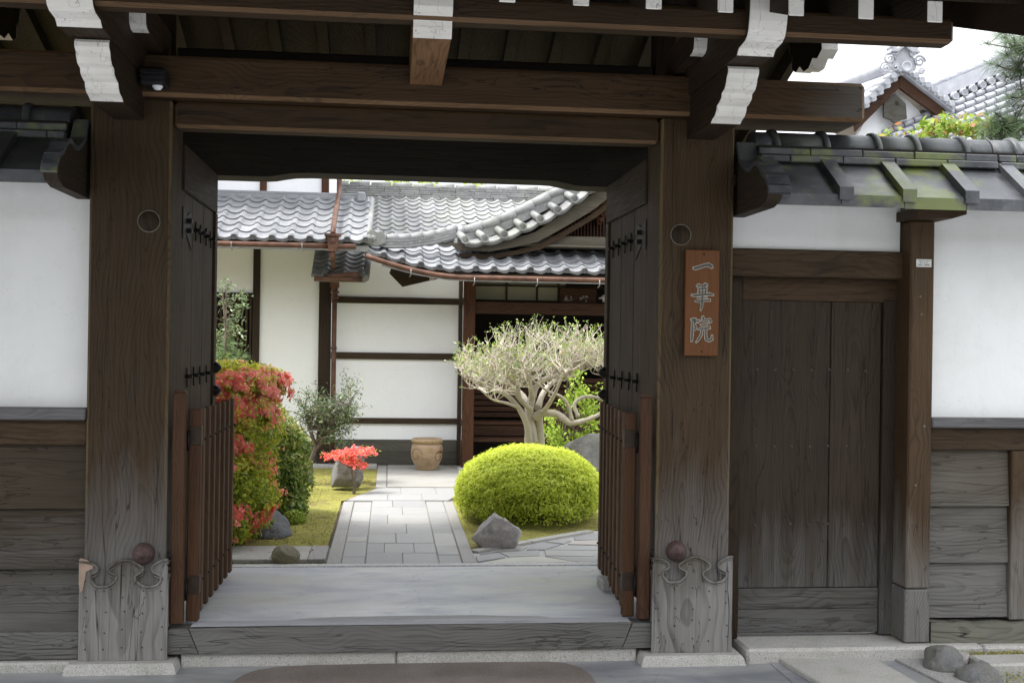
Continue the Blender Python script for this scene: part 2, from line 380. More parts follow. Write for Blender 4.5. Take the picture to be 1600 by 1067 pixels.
M['hpost'] = wood('house_post_wood', (.030, .020, .014), (.085, .058, .042), 'Z', .014)
M['hrail'] = wood('house_rail_wood', (.030, .020, .014), (.085, .058, .042), 'X', .014)
M['hred'] = wood('red_brown_house_wood', (.055, .022, .012), (.14, .06, .035), 'Z', .014)
M['hredX'] = wood('red_brown_board_wood', (.045, .022, .014), (.12, .06, .04), 'X', .014)
M['hgrey'] = wood('grey_house_board', (.07, .07, .07), (.16, .158, .155), 'X', .02)
M['hgreyb'] = wood('weathered_gable_board', (.10, .09, .08), (.24, .22, .2), 'X', .02)
M['plaster'] = plaster('white_plaster'); M['plaster2'] = plaster('clean_white_plaster', (.84, .845, .855), (.77, .77, .75), .3)
M['white'] = None
M['granite'] = granite('granite'); M['granitel'] = granite('pale_granite', (.52, .50, .47), (.30, .29, .27), .15)
M['aggr'] = granite('washed_aggregate', (.74, .73, .72), (.30, .30, .30), 0, .7, 1.)
M['brownaggr'] = granite('brown_washed_aggregate', (.22, .18, .155), (.115, .095, .085), 0, .7, .6)
M['floor'] = concrete('gate_floor_concrete', (.62, .63, .64), (.38, .395, .44), .40, True, (.54, .53, .48))
M['street'] = concrete('street_concrete', (.30, .305, .31), (.17, .175, .195), .42, True, (.28, .275, .25))
M['apron'] = concrete('apron_concrete', (.35, .34, .315), (.26, .25, .225), .7, False)
M['pave'] = granite('grey_paving_stone', (.40, .40, .405), (.30, .30, .305), 0, .6, .2)
M['tile'] = tilemat('grey_roof_tile', (.25, .255, .265), (.16, .163, .172), 0, .5, .35)
M['tileb'] = tilemat('weathered_roof_tile', (.28, .28, .275), (.16, .16, .16), .15, .55, .6)
M['tilew'] = tilemat('wall_roof_tile', (.10, .103, .112), (.038, .04, .045), .85, .38, .12)
M['ridge'] = tilemat('dark_ridge_tile', (.095, .10, .105), (.045, .048, .052), .12, .45, .1)
M['iron'] = plain('black_iron', (.014, .013, .012), .5, .6); M['boss'] = plain('rusty_iron_boss', (.085, .055, .05), .6, .3, .35, 60, .5)
M['copper'] = plain('weathered_copper', (.115, .058, .038), .55, .25, .4, 9); M['stonehook'] = plain('grey_metal', (.25, .25, .24), .5, .5)
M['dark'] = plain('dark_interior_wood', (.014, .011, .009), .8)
M['leadp'] = plain('black_plastic', (.012, .012, .014), .45)
def whitepaint():
    m, t, p = newmat('cracked_white_paint'); g = G(t); v = g.coords()
    n = g.noise(v, 5, 4); col = g.mix(g.mr(n, .4, .7, 0, .5), (.80, .78, .74), (.62, .60, .53))
    wv = g.mapping(v, (10, 10, 2.2)); nn = g.noise(wv, 1, 3); cf = g.mr(g.math('ABSOLUTE', g.math('SUBTRACT', nn, .5)), 0, .006, 1, 0)
    n3 = g.noise(g.mapping(v, (3, 3, 14)), 1, 3); cf2 = g.mr(g.math('ABSOLUTE', g.math('SUBTRACT', n3, .45)), 0, .004, .7, 0)
    cf = g.math('MAXIMUM', cf, cf2)
    col = g.mix(g.math('MULTIPLY', cf, .65), col, (.10, .09, .08)); g.put(p.inputs['Base Color'], col); p.inputs['Roughness'].default_value = .75
    g.put(p.inputs['Normal'], g.bump(g.math('SUBTRACT', g.noise(v, 25, 4), cf), .4, .003)); return m
M['white'] = whitepaint()
# ---------------------------------------------------------------- ground
GZ = .02                                             # street level at the gate;  floor inside the gate is 0.20
e = setting(part('ground', MB().add([(-900, -900, -.06), (900, -900, -.06), (900, 900, -.06), (-900, 900, -.06)], [(0, 1, 2, 3)]), plain('far_ground', (.12, .115, .10), .9)))
street = setting(box('street', M['street'], None, -12, 12, -14, .3, -.04, GZ, 0))
# unseen wall and hedge, added behind the camera to cut low sky light
setting(box('sky_block_wall', M['plaster'], None, -16, 16, -10.2, -9.9, GZ, 2.3, .02)); setting(box('sky_block_coping', M['tilew'], None, -16, 16, -10.35, -9.7, 2.3, 2.45, .03))
setting(box('sky_block_hedge', plain('hedge_green', (.05, .07, .025), .9, 0, .5, 9, 1.), None, -16, 16, -11.6, -10.4, GZ, 4.6, .2))
def sheet(name, pts, z, mat, parent=None, th=.004):
    return part(name, MB().prism(pts, z-th*3, z, 'Z'), mat, parent)
oval = []
for x, y in [(-.70, -.9), (-.69, -.21), (-.66, -.12), (-.60, -.04), (-.50, .005), (-.36, .022), (0, .028), (.4, .028), (.80, .02), (.88, -.01), (.94, -.08), (.97, -.2), (.98, -.9)]: oval.append((x, y))
setting(sheet('aggregate_patch', oval, GZ+.005, M['brownaggr']))
# granite slabs laid in front of the side door
pv = setting(box('pavement', M['street'], None, 1.9, 5.2, -1.6, .05, -.03, GZ+.004, 0))
def slab(pts, z, mat, name='paving_slab', b=.006):
    mb = MB(); n = len(pts); cx = sum(p[0] for p in pts)/n; cy = sum(p[1] for p in pts)/n
    inn = [(cx+(p[0]-cx)*(1-b*4), cy+(p[1]-cy)*(1-b*4)) for p in pts]
    vs = [(p[0], p[1], z-.05) for p in pts]+[(p[0], p[1], z-b) for p in pts]+[(p[0], p[1], z) for p in inn]
    fs = [tuple(range(2*n, 3*n))]
    for k in (0, 1): fs += [(k*n+i, k*n+(i+1) % n, (k+1)*n+(i+1) % n, (k+1)*n+i) for i in range(n)]
    return part(name, mb.add(vs, fs), mat, pv)
slab([(1.935, .046), (2.425, .046), (2.455, -.42), (2.49, -1.2), (2.1, -1.2), (1.99, -.42)], GZ+.028, M['granitel'])
slab([(2.535, .046), (2.72, .046), (2.735, -.34), (2.78, -1.1), (2.66, -1.1), (2.58, -.34)], GZ+.016, M['granite'])
kb = setting(box('kerb', M['granitel'], None, 2.90, 5.0, -.30, -.125, 0, GZ+.05, .01))
# ------------------------------------------------ inside: gate floor, path, apron, garden soil
inner = setting(box('courtyard_ground', plain('garden_soil', (.11, .085, .055), .95, 0, .35, 20, .8), None, -14, 16, .32, 34, -.05, .185, 0))
floor = setting(box('gate_floor', M['floor'], None, -1.36, 1.66, .12, 1.515, 0, .20, 0))
setting(sheet('aggregate_band', [(-.56, .125), (-.54, .16), (-.40, .21), (-.25, .235), (.12, .245), (.45, .245), (.62, .22), (.78, .205), (.88, .15), (.89, .125)], .2045, granite('band_aggregate', (.36, .355, .35), (.22, .22, .22), 0, .7, .8)))
fe = setting(box('floor_edging', M['aggr'], None, -1.36, 1.9, 1.517, 1.60, .1, .206, .005))
path = setting(box('garden_path', plain('path_mortar', (.29, .285, .25), .9, 0, .2, 40), None, -.376, .561, 1.60, 4.35, .1, .192, 0))
def stones(parent, cells, mat, z=.2, gap=.0026, name='paving_stone'):
    for c in cells:
        n = len(c); cx = sum(p[0] for p in c)/n; cy = sum(p[1] for p in c)/n
        def shr(p, d):
            v = Vector((p[0]-cx, p[1]-cy)); l = v.length; return (cx+v.x*(1-d*1.4/l), cy+v.y*(1-d*1.4/l))
        a = [shr(p, gap) for p in c]; b_ = [shr(p, gap+.004) for p in c]; zz = z+random.uniform(-.0015, .0025)
        tx = random.uniform(-.002, .002)
        vs = [(p[0], p[1], z-.03) for p in a]+[(p[0], p[1], zz-.004+tx*(p[0]-cx)) for p in a]+[(p[0], p[1], zz+tx*(p[0]-cx)) for p in b_]
        fs = [tuple(range(2*n, 3*n))]
        for k in (0, 1): fs += [(k*n+i, k*n+(i+1) % n, (k+1)*n+(i+1) % n, (k+1)*n+i) for i in range(n)]
        part(name, MB().add(vs, fs), mat, parent)
q = lambda x0, x1, y0, y1: [(x0, y0), (x1, y0), (x1, y1), (x0, y1)]
pavemats = []
for i, (a, b_) in enumerate([((.37, .368, .365), (.28, .278, .275)), ((.33, .328, .33), (.25, .25, .252)), ((.40, .392, .378), (.31, .303, .295))]):
    pavemats.append(granite('grey_paving_stone_%s' % 'abc'[i], a, b_, 0, .6, .2))
rows = [1.60, 1.98, 2.34, 2.74, 3.17, 3.62, 4.04, 4.42]
cuts = [(.10,), (-.02, .18), (.06,), (.14,), (.0,), (.12,), (.04,)]
for i in range(7):
    y0, y1 = rows[i], rows[i+1]
    xs = [-.135]+list(cuts[i])+[.325]
    for a, b_ in zip(xs, xs[1:]): stones(path, [q(a, b_, y0, y1)], random.choice(pavemats))
for i, (y0, y1) in enumerate([(1.6, 1.85), (1.85, 2.4), (2.4, 2.62), (2.62, 3.3), (3.3, 3.8), (3.8, 4.36)]):
    stones(path, [q(-.285, -.138, y0, y1)], random.choice(pavemats))
for i, (y0, y1) in enumerate([(1.6, 1.9), (1.9, 2.2), (2.2, 2.75), (2.75, 3.1), (3.1, 3.75), (3.75, 4.36)]):
    stones(path, [q(.328, .472, y0, y1)], random.choice(pavemats))
bord = M['granite']
for a, b_ in ((1.6, 2.9), (2.9, 4.34)):
    part('border_stone', MB().box(-.376, -.29, a+.003, b_-.003, .12, .206, .004), bord, path)
    part('border_stone', MB().box(.477, .561, a+.003, b_-.003, .12, .206, .004), bord, path)
# landing beyond the path: three rows of setts, then the apron slabs
land = setting(sheet('landing', [(-.376, 4.44), (.53, 4.44), (.80, 5.3), (-.10, 5.3), (-.12, 5.15)], .194, plain('landing_mortar', (.33, .325, .31), .9), None, .03))
lc = [[(-.36, 4.45), (.0, 4.45), (.0, 4.84), (-.24, 4.84)], [(.0, 4.45), (.30, 4.45), (.30, 4.84), (.0, 4.84)], [(.30, 4.45), (.53, 4.45), (.66, 4.84), (.30, 4.84)],
      [(-.235, 4.84), (.12, 4.84), (.12, 5.29), (-.10, 5.29)], [(.12, 4.84), (.44, 4.84), (.44, 5.29), (.12, 5.29)], [(.44, 4.84), (.66, 4.84), (.80, 5.29), (.44, 5.29)]]
stones(land, lc, pavemats[0], .201)
ap = setting(box('apron', plain('apron_mortar', (.22, .21, .2), .9), None, -.12, 3.6, 5.3, 7.6, .12, .196, 0))
for a in ([(-.115, 5.31), (-.02, 5.31), (-.02, 7.19), (-.115, 7.19)], [(-.01, 5.31), (1.4, 5.31), (1.4, 7.19), (-.01, 7.19)], [(1.41, 5.31), (3.5, 5.31), (3.5, 7.19), (1.41, 7.19)]):
    stones(ap, [a], M['apron'], .206, .003, 'apron_slab')
setting(box('house_footing_strip', M['granitel'], None, -3.4, -.125, 7.0, 7.18, .1, .225, .006))
# cross path on the left
cp = setting(box('cross_path', plain('cross_path_mortar', (.25, .24, .22), .9), None, -3.2, -.38, 1.74, 2.24, .1, .19, 0))
for a, b_ in ((-.50, -.39), (-.74, -.50), (-1.08, -.74), (-1.6, -1.08), (-2.2, -1.6)):
    stones(cp, [q(a, b_, 1.75, 2.23)], M['granitel'] if a != -.5 else M['granite'], .204, .003)
# flagstone path running off to the right
fp = setting(sheet('flagstone_path', [(.565, 1.6), (.565, 1.99), (1.57, 2.88), (3.2, 4.0), (4.5, 3.2), (2.2, 1.6)], .192, plain('flag_mortar', (.42, .42, .40), .9, 0, .2, 50), None, .02))
warm = granite('warm_flagstone', (.50, .45, .42), (.38, .33, .31), 0, .65, .15); pale = granite('pale_flagstone', (.55, .54, .47), (.44, .43, .37), 0, .65, .1)
flags = [([(.58, 1.61), (1.22, 1.61), (1.0, 1.83), (.78, 1.80)], pale), ([(1.23, 1.61), (1.62, 1.61), (1.66, 1.80), (1.02, 1.84)], pavemats[0]),
         ([(1.64, 1.61), (2.15, 1.61), (2.2, 1.84), (1.68, 1.80)], pavemats[1]),
         ([(.57, 1.66), (.77, 1.81), (.72, 1.98), (.57, 1.86)], pavemats[1]), ([(.79, 1.82), (1.0, 1.85), (1.02, 2.06), (.74, 1.99)], pavemats[0]),
         ([(1.03, 1.85), (1.36, 1.82), (1.42, 2.02), (1.05, 2.06)], pavemats[2]), ([(1.38, 1.82), (1.95, 1.82), (2.0, 2.10), (1.72, 2.2), (1.44, 2.03)], warm),
         ([(.60, 1.90), (.72, 2.0), (.90, 2.05), (.96, 2.20), (.86, 2.22)], pavemats[2]), ([(.93, 2.06), (1.06, 2.07), (1.20, 2.27), (1.08, 2.36), (.98, 2.26)], pavemats[1]),
         ([(1.08, 2.07), (1.42, 2.04), (1.66, 2.18), (1.22, 2.25)], pavemats[0]), ([(1.24, 2.27), (1.66, 2.2), (1.60, 2.44), (1.30, 2.40)], warm),
         ([(1.10, 2.37), (1.22, 2.29), (1.30, 2.42), (1.30, 2.54)], pavemats[0]), ([(1.32, 2.43), (1.60, 2.46), (1.75, 2.70), (1.60, 2.78), (1.33, 2.56)], pavemats[1]),
         ([(1.68, 2.22), (2.05, 2.12), (2.3, 2.5), (1.78, 2.68), (1.62, 2.44)], pavemats[2]), ([(1.80, 2.70), (2.3, 2.52), (2.7, 2.9), (2.1, 3.1), (1.64, 2.80)], pavemats[0])]
for c, mt in flags: stones(fp, [c], mt, .201, .004, 'flagstone')
# rim stones of the flagstone path
for a, b_ in (((.575, 2.0), (.98, 2.35)), ((.985, 2.355), (1.5, 2.8))):
    a, b_ = Vector(a), Vector(b_); d = (b_-a).normalized(); nrm = Vector((-d.y, d.x))*.035
    stones(fp, [[tuple(a-nrm), tuple(b_-nrm), tuple(b_+nrm), tuple(a+nrm)]], M['granitel'], .212, .002, 'border_stone')

# ---------------------------------------------------------------- the gate
gate = thing('temple_gate', 'dark timber temple gate with two thick posts, heavy cross beam and open doors', 'gate', (.14, .3, 0))
# stone footings
def plinth(x0, x1, y0, y1):
    mb = MB(); z0, z1 = -.02, .068
    vs = [(x0, y0, z0), (x1, y0, z0), (x1, y1, z0), (x0, y1, z0), (x0+.03, y0+.035, z1), (x1-.03, y0+.035, z1), (x1-.03, y1-.03, z1), (x0+.03, y1-.03, z1)]
    vs2 = [(v[0], v[1], z1-.02) if k >= 4 else v for k, v in enumerate(vs)]
    vs2 = vs[:4]+[(v[0]+(.006 if v[0] > (x0+x1)/2 else -.006)*2, v[1]-(.01 if v[1] < (y0+y1)/2 else -.01), z1-.014) for v in vs[4:]]+vs[4:]
    mb.add(vs2, [(0, 1, 5, 4), (1, 2, 6, 5), (2, 3, 7, 6), (3, 0, 4, 7), (4, 5, 9, 8), (5, 6, 10, 9), (6, 7, 11, 10), (7, 4, 8, 11), (8, 9, 10, 11), (3, 2, 1, 0)])
    part('plinth_stone', mb, M['granitel'], gate)
plinth(-1.50, -.965, -.10, .40); plinth(1.235, 1.78, -.10, .40)
part('footing_stone', MB().box(-.975, .05, .035, .30, -.03, .088, .008), M['granitel'], gate)
part('footing_stone', MB().box(.054, 1.245, .032, .30, -.03, .086, .008), M['granitel'], gate)
# threshold timber and its two end blocks
part('threshold', MB().prism([(-.935, .212), (1.215, .216), (1.165, .088), (-.885, .088)], .012, .118, 'Y'), M['sill'], gate)
part('threshold_top', MB().box(-.928, 1.208, .016, .118, .2168, .2188, .0005), M['paletop'], gate)
part('threshold_end', MB().prism([(-1.03, .206), (-.939, .208), (-.889, .088), (-1.03, .088)], .012, .118, 'Y'), M['sill'], gate)
part('threshold_end', MB().prism([(1.219, .21), (1.322, .21), (1.322, .088), (1.169, .088)], .012, .118, 'Y'), M['sill'], gate)

OUT = [(160,285),(185,286),(215,292),(243,303),(258,318),(262,338),(246,350),(226,360),(219,378),(226,398),(236,412),(250,428),(270,436),(292,433),(312,434),(335,424),(350,410),(362,398),(367,380),(362,365),(345,357),(325,346),(319,332),(325,318),(343,306),(362,292),(382,284),(400,276),(430,277),(452,283),(470,292),(490,304),(508,318),(513,334),(506,348),(488,358),(472,370),(467,384),(474,402),(486,412),(500,424),(520,434),(545,440),(568,434),(588,430),(603,416),(613,400),(614,382),(606,366),(588,357),(570,350),(562,336),(563,318),(574,304),(592,292),(612,282),(635,275),(652,278)]
def scallop(x0, x1, top, flip=False):
    pts = []
    for a, b_ in OUT:
        u = (a-160)/492.; u = 1-u if flip else u
        pts.append((x0+u*(x1-x0), top-(b_-275)*.00079))
    return pts[::-1] if flip else pts
def main_post(x0, x1, inner):
    p = arris(part('main_post', MB().box(x0, x1, 0, .30, .07, 2.724, .012), M['post'], gate), M['arrZ'])
    c0, c1 = x0-.016, x1+.016
    top = .548
    o = scallop(c0, c1, top)
    part('post_cover', MB().prism([(c0, .07)]+o+[(c1, .07)], -.016, -.001, 'Y'), M['cover'], p)
    part('cover_bead', MB().tube([(a, -.018, b_-.004) for a, b_ in o], .0065, 6), M['cover'], p)
    part('cover_bead', MB().tube([(a, -.016, b_-.020) for a, b_ in o], .003, 5), M['cover'], p)
    xs = x1 if inner > 0 else x0
    o2 = scallop(-.012, .31, top)
    part('post_cover', MB().prism([(-.012, .215)]+o2+[(.31, .215)], xs+.001*inner, xs+.014*inner, 'X'), M['cover'], p)
    part('cover_bead', MB().tube([(xs+.015*inner, a, b_-.004) for a, b_ in o2], .0065, 6), M['cover'], p)
    for k, u in enumerate((.08, .29, .5, .71, .93)):
        for z in (.46, .385, .30, .215, .13):
            if z > .42 and u in (.29, .71): continue
            part('nail', MB().lathe([(0, -.005), (.0035, -.004), (.004, 0)], (c0+u*(c1-c0)+random.uniform(-.006, .006), -.016, z+random.uniform(-.018, .018)), 6, 'Y'), M['boss'], p)
    cx = x0+(.275 if inner > 0 else .105)
    part('dome_boss', MB().lathe([(0, -.062), (.008, -.060), (.012, -.052), (.030, -.045), (.045, -.028), (.0515, -.008), (.052, 0)], (cx, -.001 if 1 else 0, .572), 24, 'Y'), M['boss'], p)
    part('flush_disc', MB().lathe([(0, -.005), (.046, -.005), (.049, 0)], (cx, -.001, 2.143), 28, 'Y'), M['beamZ'], p)
    part('disc_ring', MB().tube([(cx+.051*math.cos(t), -.001, 2.143+.051*math.sin(t)) for t in [2*math.pi*k/28 for k in range(29)]], .0028, 4, False), plain('pale_putty', (.15, .14, .12), .8) if 'putty' not in M else M['putty'], p)
    return p
M['putty'] = plain('pale_putty', (.16, .15, .12), .8)
pl = main_post(-1.42, -1.045, 1); pr = main_post(1.325, 1.70, -1)
# bare timber repair on the corner of the left cover
part('bare_patch', MB().prism([(-1.437, .545), (-1.43, .553), (-1.40, .545), (-1.372, .52), (-1.375, .505), (-1.405, .49), (-1.412, .44), (-1.42, .40), (-1.43, .395), (-1.437, .43)], -.019, -.0165, 'Y'), plain('bare_timber', (.30, .22, .165), .8, 0, .2, 12), pl, 'splintered bare timber patch')
# lintel, head beam
arris(part('lintel', MB().box(-1.043, 1.323, .03, .16, 2.597, 2.723, .016), M['beamX'], gate), M['arrX'])
arris(part('head_beam', MB().box(-3.9, 2.355, -.052, .285, 2.727, 2.922, .018), M['headX'], gate, 'long head beam with grey weathered right end'), M['arrX'])
# rear posts and rear cambered beam
for x in (-1.28, 1.56): box('rear_post', M['beamZ'], gate, x-.13, x+.13, 1.47, 1.72, .2, 2.85, .01)
nb = [(-1.40, 2.572), (-.78, 2.572), (-.72, 2.576), (-.66, 2.588), (-.60, 2.598), (-.5, 2.602), (.93, 2.600), (1.0, 2.598), (1.06, 2.588), (1.12, 2.575), (1.18, 2.571), (1.70, 2.571), (1.70, 2.85), (-1.40, 2.85)]
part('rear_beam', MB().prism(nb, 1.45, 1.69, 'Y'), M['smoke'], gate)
# bracket arms
low = [(.34, 2.62), (-.425, 2.618), (-.455, 2.632), (-.49, 2.640), (-.515, 2.658), (-.522, 2.678), (-.560, 2.686), (-.592, 2.700), (-.598, 2.720), (-.640, 2.730), (-.660, 2.752), (-.668, 2.772), (-.688, 2.790), (-.690, 2.808), (-.682, 2.820)]
upn = [(-.845, 2.826), (-.858, 2.838), (-.875, 2.850), (-.91, 2.853), (-.955, 2.858), (-.985, 2.872), (-1.0, 2.895), (-1.012, 2.93), (-1.018, 2.97), (-1.02, 3.04)]
def nose(path, x0, x1, par):
    mb = MB(); n = len(path); vs = []
    for (y, z) in path:                                   # offset forward and down, 4 mm proud of the arm end
        vs += [(x0-.0015, y-.004, z-.001), (x1+.0015, y-.004, z-.001)]
    for (y, z) in path: vs += [(x0-.0015, y+.004, z+.001), (x1+.0015, y+.004, z+.001)]
    fs = [(2*i, 2*i+1, 2*i+3, 2*i+2) for i in range(n-1)]+[(2*n+2*i, 2*n+2*i+2, 2*n+2*i+3, 2*n+2*i+1) for i in range(n-1)]
    fs += [(2*i, 2*i+2, 2*n+2*i+2, 2*n+2*i) for i in range(n-1)]+[(2*i+1, 2*n+2*i+1, 2*n+2*i+3, 2*i+3) for i in range(n-1)]
    fs += [(0, 2*n, 2*n+1, 1), (2*n-2, 2*n-1, 4*n-1, 4*n-2)]
    return part('white_nose', mb.add(vs, fs), M['white'], par, 'white painted end face')
for x0, x1, X0, X1 in ((-1.31, -1.175, -1.335, -1.165), (1.455, 1.59, 1.445, 1.60)):
    a = part('lower_arm', MB().prism(low+[(.34, 2.82)], x0, x1, 'X'), M['beamY'], gate); nose(low[1:], x0, x1, a)
    a = part('upper_arm', MB().prism([(2.5, 2.826)]+upn+[(2.5, 3.04)], X0, X1, 'X'), M['beamY'], gate); nose(upn, X0, X1, a)
# short white nosed blocks on the inner side of the upper arms
for x0, x1 in ((-1.163, -1.095), (1.385, 1.443)):
    bn_ = [(-.30, 2.955), (-.345, 2.96), (-.37, 2.975), (-.38, 3.02), (-.382, 3.09)]
    a = part('bracket_block', MB().prism([(.2, 2.93)]+bn_+[(.2, 3.09)], x0, x1, 'X'), M['beamY'], gate); nose(bn_, x0, x1, a)
# middle arm
midn = [(-.905, 2.826), (-.925, 2.836), (-.94, 2.86), (-.945, 2.885), (-.955, 2.90), (-.985, 2.91), (-1.0, 2.93), (-1.005, 3.04)]
a = part('middle_arm', MB().prism([(2.5, 2.829)]+midn+[(2.5, 3.04)], .075, .228, 'X'), wood('pale_arm_wood', (.05, .026, .014), (.17, .095, .055), 'Y', .012, depth=.02, warp=.05, K=.8), gate); nose(midn, .075, .228, a)
# front purlin, rear purlin, ridge beam and struts
arris(part('front_purlin', MB().box(-3.6, 2.35, -.965, -.86, 2.885, 2.99, .016), M['beamX'], gate), M['arrX'])
part('rear_purlin', MB().box(-3.6, 2.35, 2.42, 2.53, 2.885, 2.99, .006), M['beamX'], gate)
part('ridge_beam', MB().box(-3.6, 2.42, .72, .88, 3.36, 3.55, .01), M['smoke'], gate)
for x in (-1.25, .15, 1.52): part('ridge_strut', MB().box(x-.06, x+.06, .74, .86, 3.04, 3.36, .006), M['beamZ'], gate)
part('cross_beam', MB().box(-1.16, 1.44, .72, .88, 3.045, 3.15, .008), M['smoke'], gate)
# unseen roof extension, added past the rafter ends to darken the upper front
part('added_eave_purlin', MB().box(-3.7, 2.45, -1.16, -1.10, 3.03, 3.07, .004), M['beamX'], gate)
for k in range(-14, 6):
    x = .705+.283*k+.14; part('added_flying_rafter', MB().prism([(-1.95, 2.84), (-1.0, 3.10), (-1.0, 3.16), (-1.95, 2.90)], x-.028, x+.028, 'X'), M['deepY'], gate)
part('added_outer_eave', MB().prism([(-2.05, 2.88), (-.95, 3.18), (-.95, 3.26), (-2.05, 2.98)], -3.7, 2.5, 'X'), M['ridge'], gate)
# rafters with white painted ends
SL = .34
def rafter(x, side):
    y0, y1 = (-1.25, .80) if side < 0 else (2.85, .80)
    z0 = 2.885; z1 = z0+SL*abs(y1-y0)
    mb = MB().prism([(y0, z0), (y1, z1), (y1, z1+.085), (y0, z0+.085)], x-.03, x+.03, 'X')
    r = part('rafter', mb, M['deepY'], gate)
    if side < 0: part('white_rafter_end', MB().box(x-.031, x+.031, y0-.004, y0+.003, z0-.001, z0+.084, .006), M['white'], r)
RX = [.705+.283*k for k in range(-14, 6)]
for x in RX:
    rafter(x, -1); rafter(x, 1)
def slope_sheet(name, mat, x0, x1, dz, th, over, wavy=0):
    mb = MB()
    for s in (-1, 1):
        ye = -1.25-over if s < 0 else 2.85+over
        ze = 2.885+.085+dz-SL*over; zr = 2.885+.085+dz+SL*2.05
        mb.prism([(ye, ze), (.80, zr), (.80, zr+th), (ye, ze+th)], x0, x1, 'X')
    return part(name, mb, mat, gate)
slope_sheet('soffit_board', M['deepY'], -3.7, 2.50, .002, .02, .04)
rf = slope_sheet('roof_bed', M['ridge'], -3.75, 2.58, .025, .10, .16)
for s in (-1, 1):
    ye = -1.25 if s < 0 else 2.85
    ln = MB()
    for k in range(26):
        x = -3.65+k*.245; a = (x, ye+.18*s, 2.885+.085+.13-SL*.18); b_ = (x, .8, 2.885+.085+.13+SL*2.05); ln.tube([a, b_], .055, 8)
    part('roof_cover_tile', ln, M['ridge'], rf)
for ye in (-1.33, 2.89):
    part('eave_board', MB().box(-3.7, 2.45, ye, ye+.05, 2.985, 3.03, .004), M['beamX'], gate)
for x in (2.455, -3.78):
    part('bargeboard', MB().prism([(-1.40, 2.80), (.80, 3.535), (3.0, 2.80), (3.0, 2.97), (.80, 3.72), (-1.40, 2.97)], x, x+.05, 'X'), M['beamY'], gate)
# gable pendant
pend = [(.50, 3.44), (.52, 3.36), (.57, 3.31), (.56, 3.25), (.63, 3.215), (.70, 3.235), (.76, 3.19), (.84, 3.19), (.90, 3.235), (.97, 3.215), (1.04, 3.25), (1.03, 3.31), (1.08, 3.36), (1.10, 3.44), (.80, 3.54)]
for x, xx in ((2.36, 2.36), (-2.18, -2.18)):
    p = part('gable_pendant', MB().prism(pend, x, x+.09, 'X'), M['beamY'], gate)
    mb = MB(); vs = []; pp = pend[:14]
    for y, z in pp: vs += [(x-.002, y+(y-.8)*.012, z-.003), (x+.092, y+(y-.8)*.012, z-.003)]
    mb.add(vs, [(2*i, 2*i+1, 2*i+3, 2*i+2) for i in range(13)]); part('white_nose', mb, M['white'], p, None, False)
# gable infill beyond the left side (dark boards) so the left bay reads closed
# ------------------------------------------------ door leaves
def door_leaf(xf, s):
    # xf: face towards the opening, s: +1 when the face looks to +x
    d = part('door_leaf', MB().box(xf-.055*s, xf-.004*s, .285, 1.385, .235, 2.575, .004), M['dark'], gate, 'heavy plank door folded back inward')
    ed = [.285, .60, .95, 1.29]
    for a, b_ in zip(ed, ed[1:]): part('plank', MB().box(xf-.008*s, xf, a+.003, b_-.003, .245, 2.33, .003), M['door'], d)
    part('top_rail', MB().box(xf-.01*s, xf+.012*s, .29, 1.38, 2.335, 2.565, .005), M['beamY'], d)
    part('edge_stile', MB().box(xf-.01*s, xf+.014*s, 1.30, 1.384, .24, 2.333, .005), M['door'], d)
    for z, ys in ((2.165, (.66, .82, 1.0, 1.17)), (1.395, (.46, .66, .86, 1.08))):
        for y in ys:
            mb = MB().tube([(xf+.006*s, y, z+.045), (xf+.008*s, y, z-.055)], .0045, 5).tube([(xf, y, z), (xf+.035*s, y, z)], .010, 6).tube([(xf+.007*s, y-.03, z), (xf+.007*s, y+.03, z)], .004, 5)
            part('iron_stud', mb, M['iron'], d)
    strap = [(.30, 2.25), (.36, 2.24), (.40, 2.215), (.47, 2.235), (.545, 2.245), (.50, 2.18), (.515, 2.15), (.50, 2.11), (.55, 2.05), (.47, 2.09), (.40, 2.12), (.36, 2.10), (.30, 2.09)]
    part('iron_strap', MB().prism(strap, min(xf+.002*s, xf+.006*s), max(xf+.002*s, xf+.006*s), 'X'), plain('worn_iron_plate', (.022, .021, .02), .6, .2), d)
    for z in (2.19, 2.14): part('iron_stud', MB().box(xf, xf+.03*s, .40, .44, z-.012, z+.012, .003), M['iron'], d)
    for z in (1.42, 1.285): part('dome_boss', MB().lathe([(0, .040*s), (.010, .038*s), (.022, .028*s), (.034, .012*s), (.037, 0)], (xf+.014*s, 1.338, z), 16, 'X'), M['iron'], d)
    for z in (2.1, .5): part('hinge', MB().tube([(xf-.01*s, .285, z-.05), (xf-.01*s, .285, z+.05)], .012, 8), M['iron'], d)
door_leaf(-1.045, 1); door_leaf(1.325, -1)
for z, dz in ((.56, .0), (.50, 0)):
    part('iron_ring', MB().tube([(-1.032, -.012+.01, z-.02), (-1.015, -.02, z), (-1.032, -.012, z+.02)], .006, 6), M['iron'], gate)
    part('iron_ring', MB().tube([(1.312, -.012+.01, z-.02), (1.295, -.02, z), (1.312, -.012, z+.02)], .006, 6), M['iron'], gate)

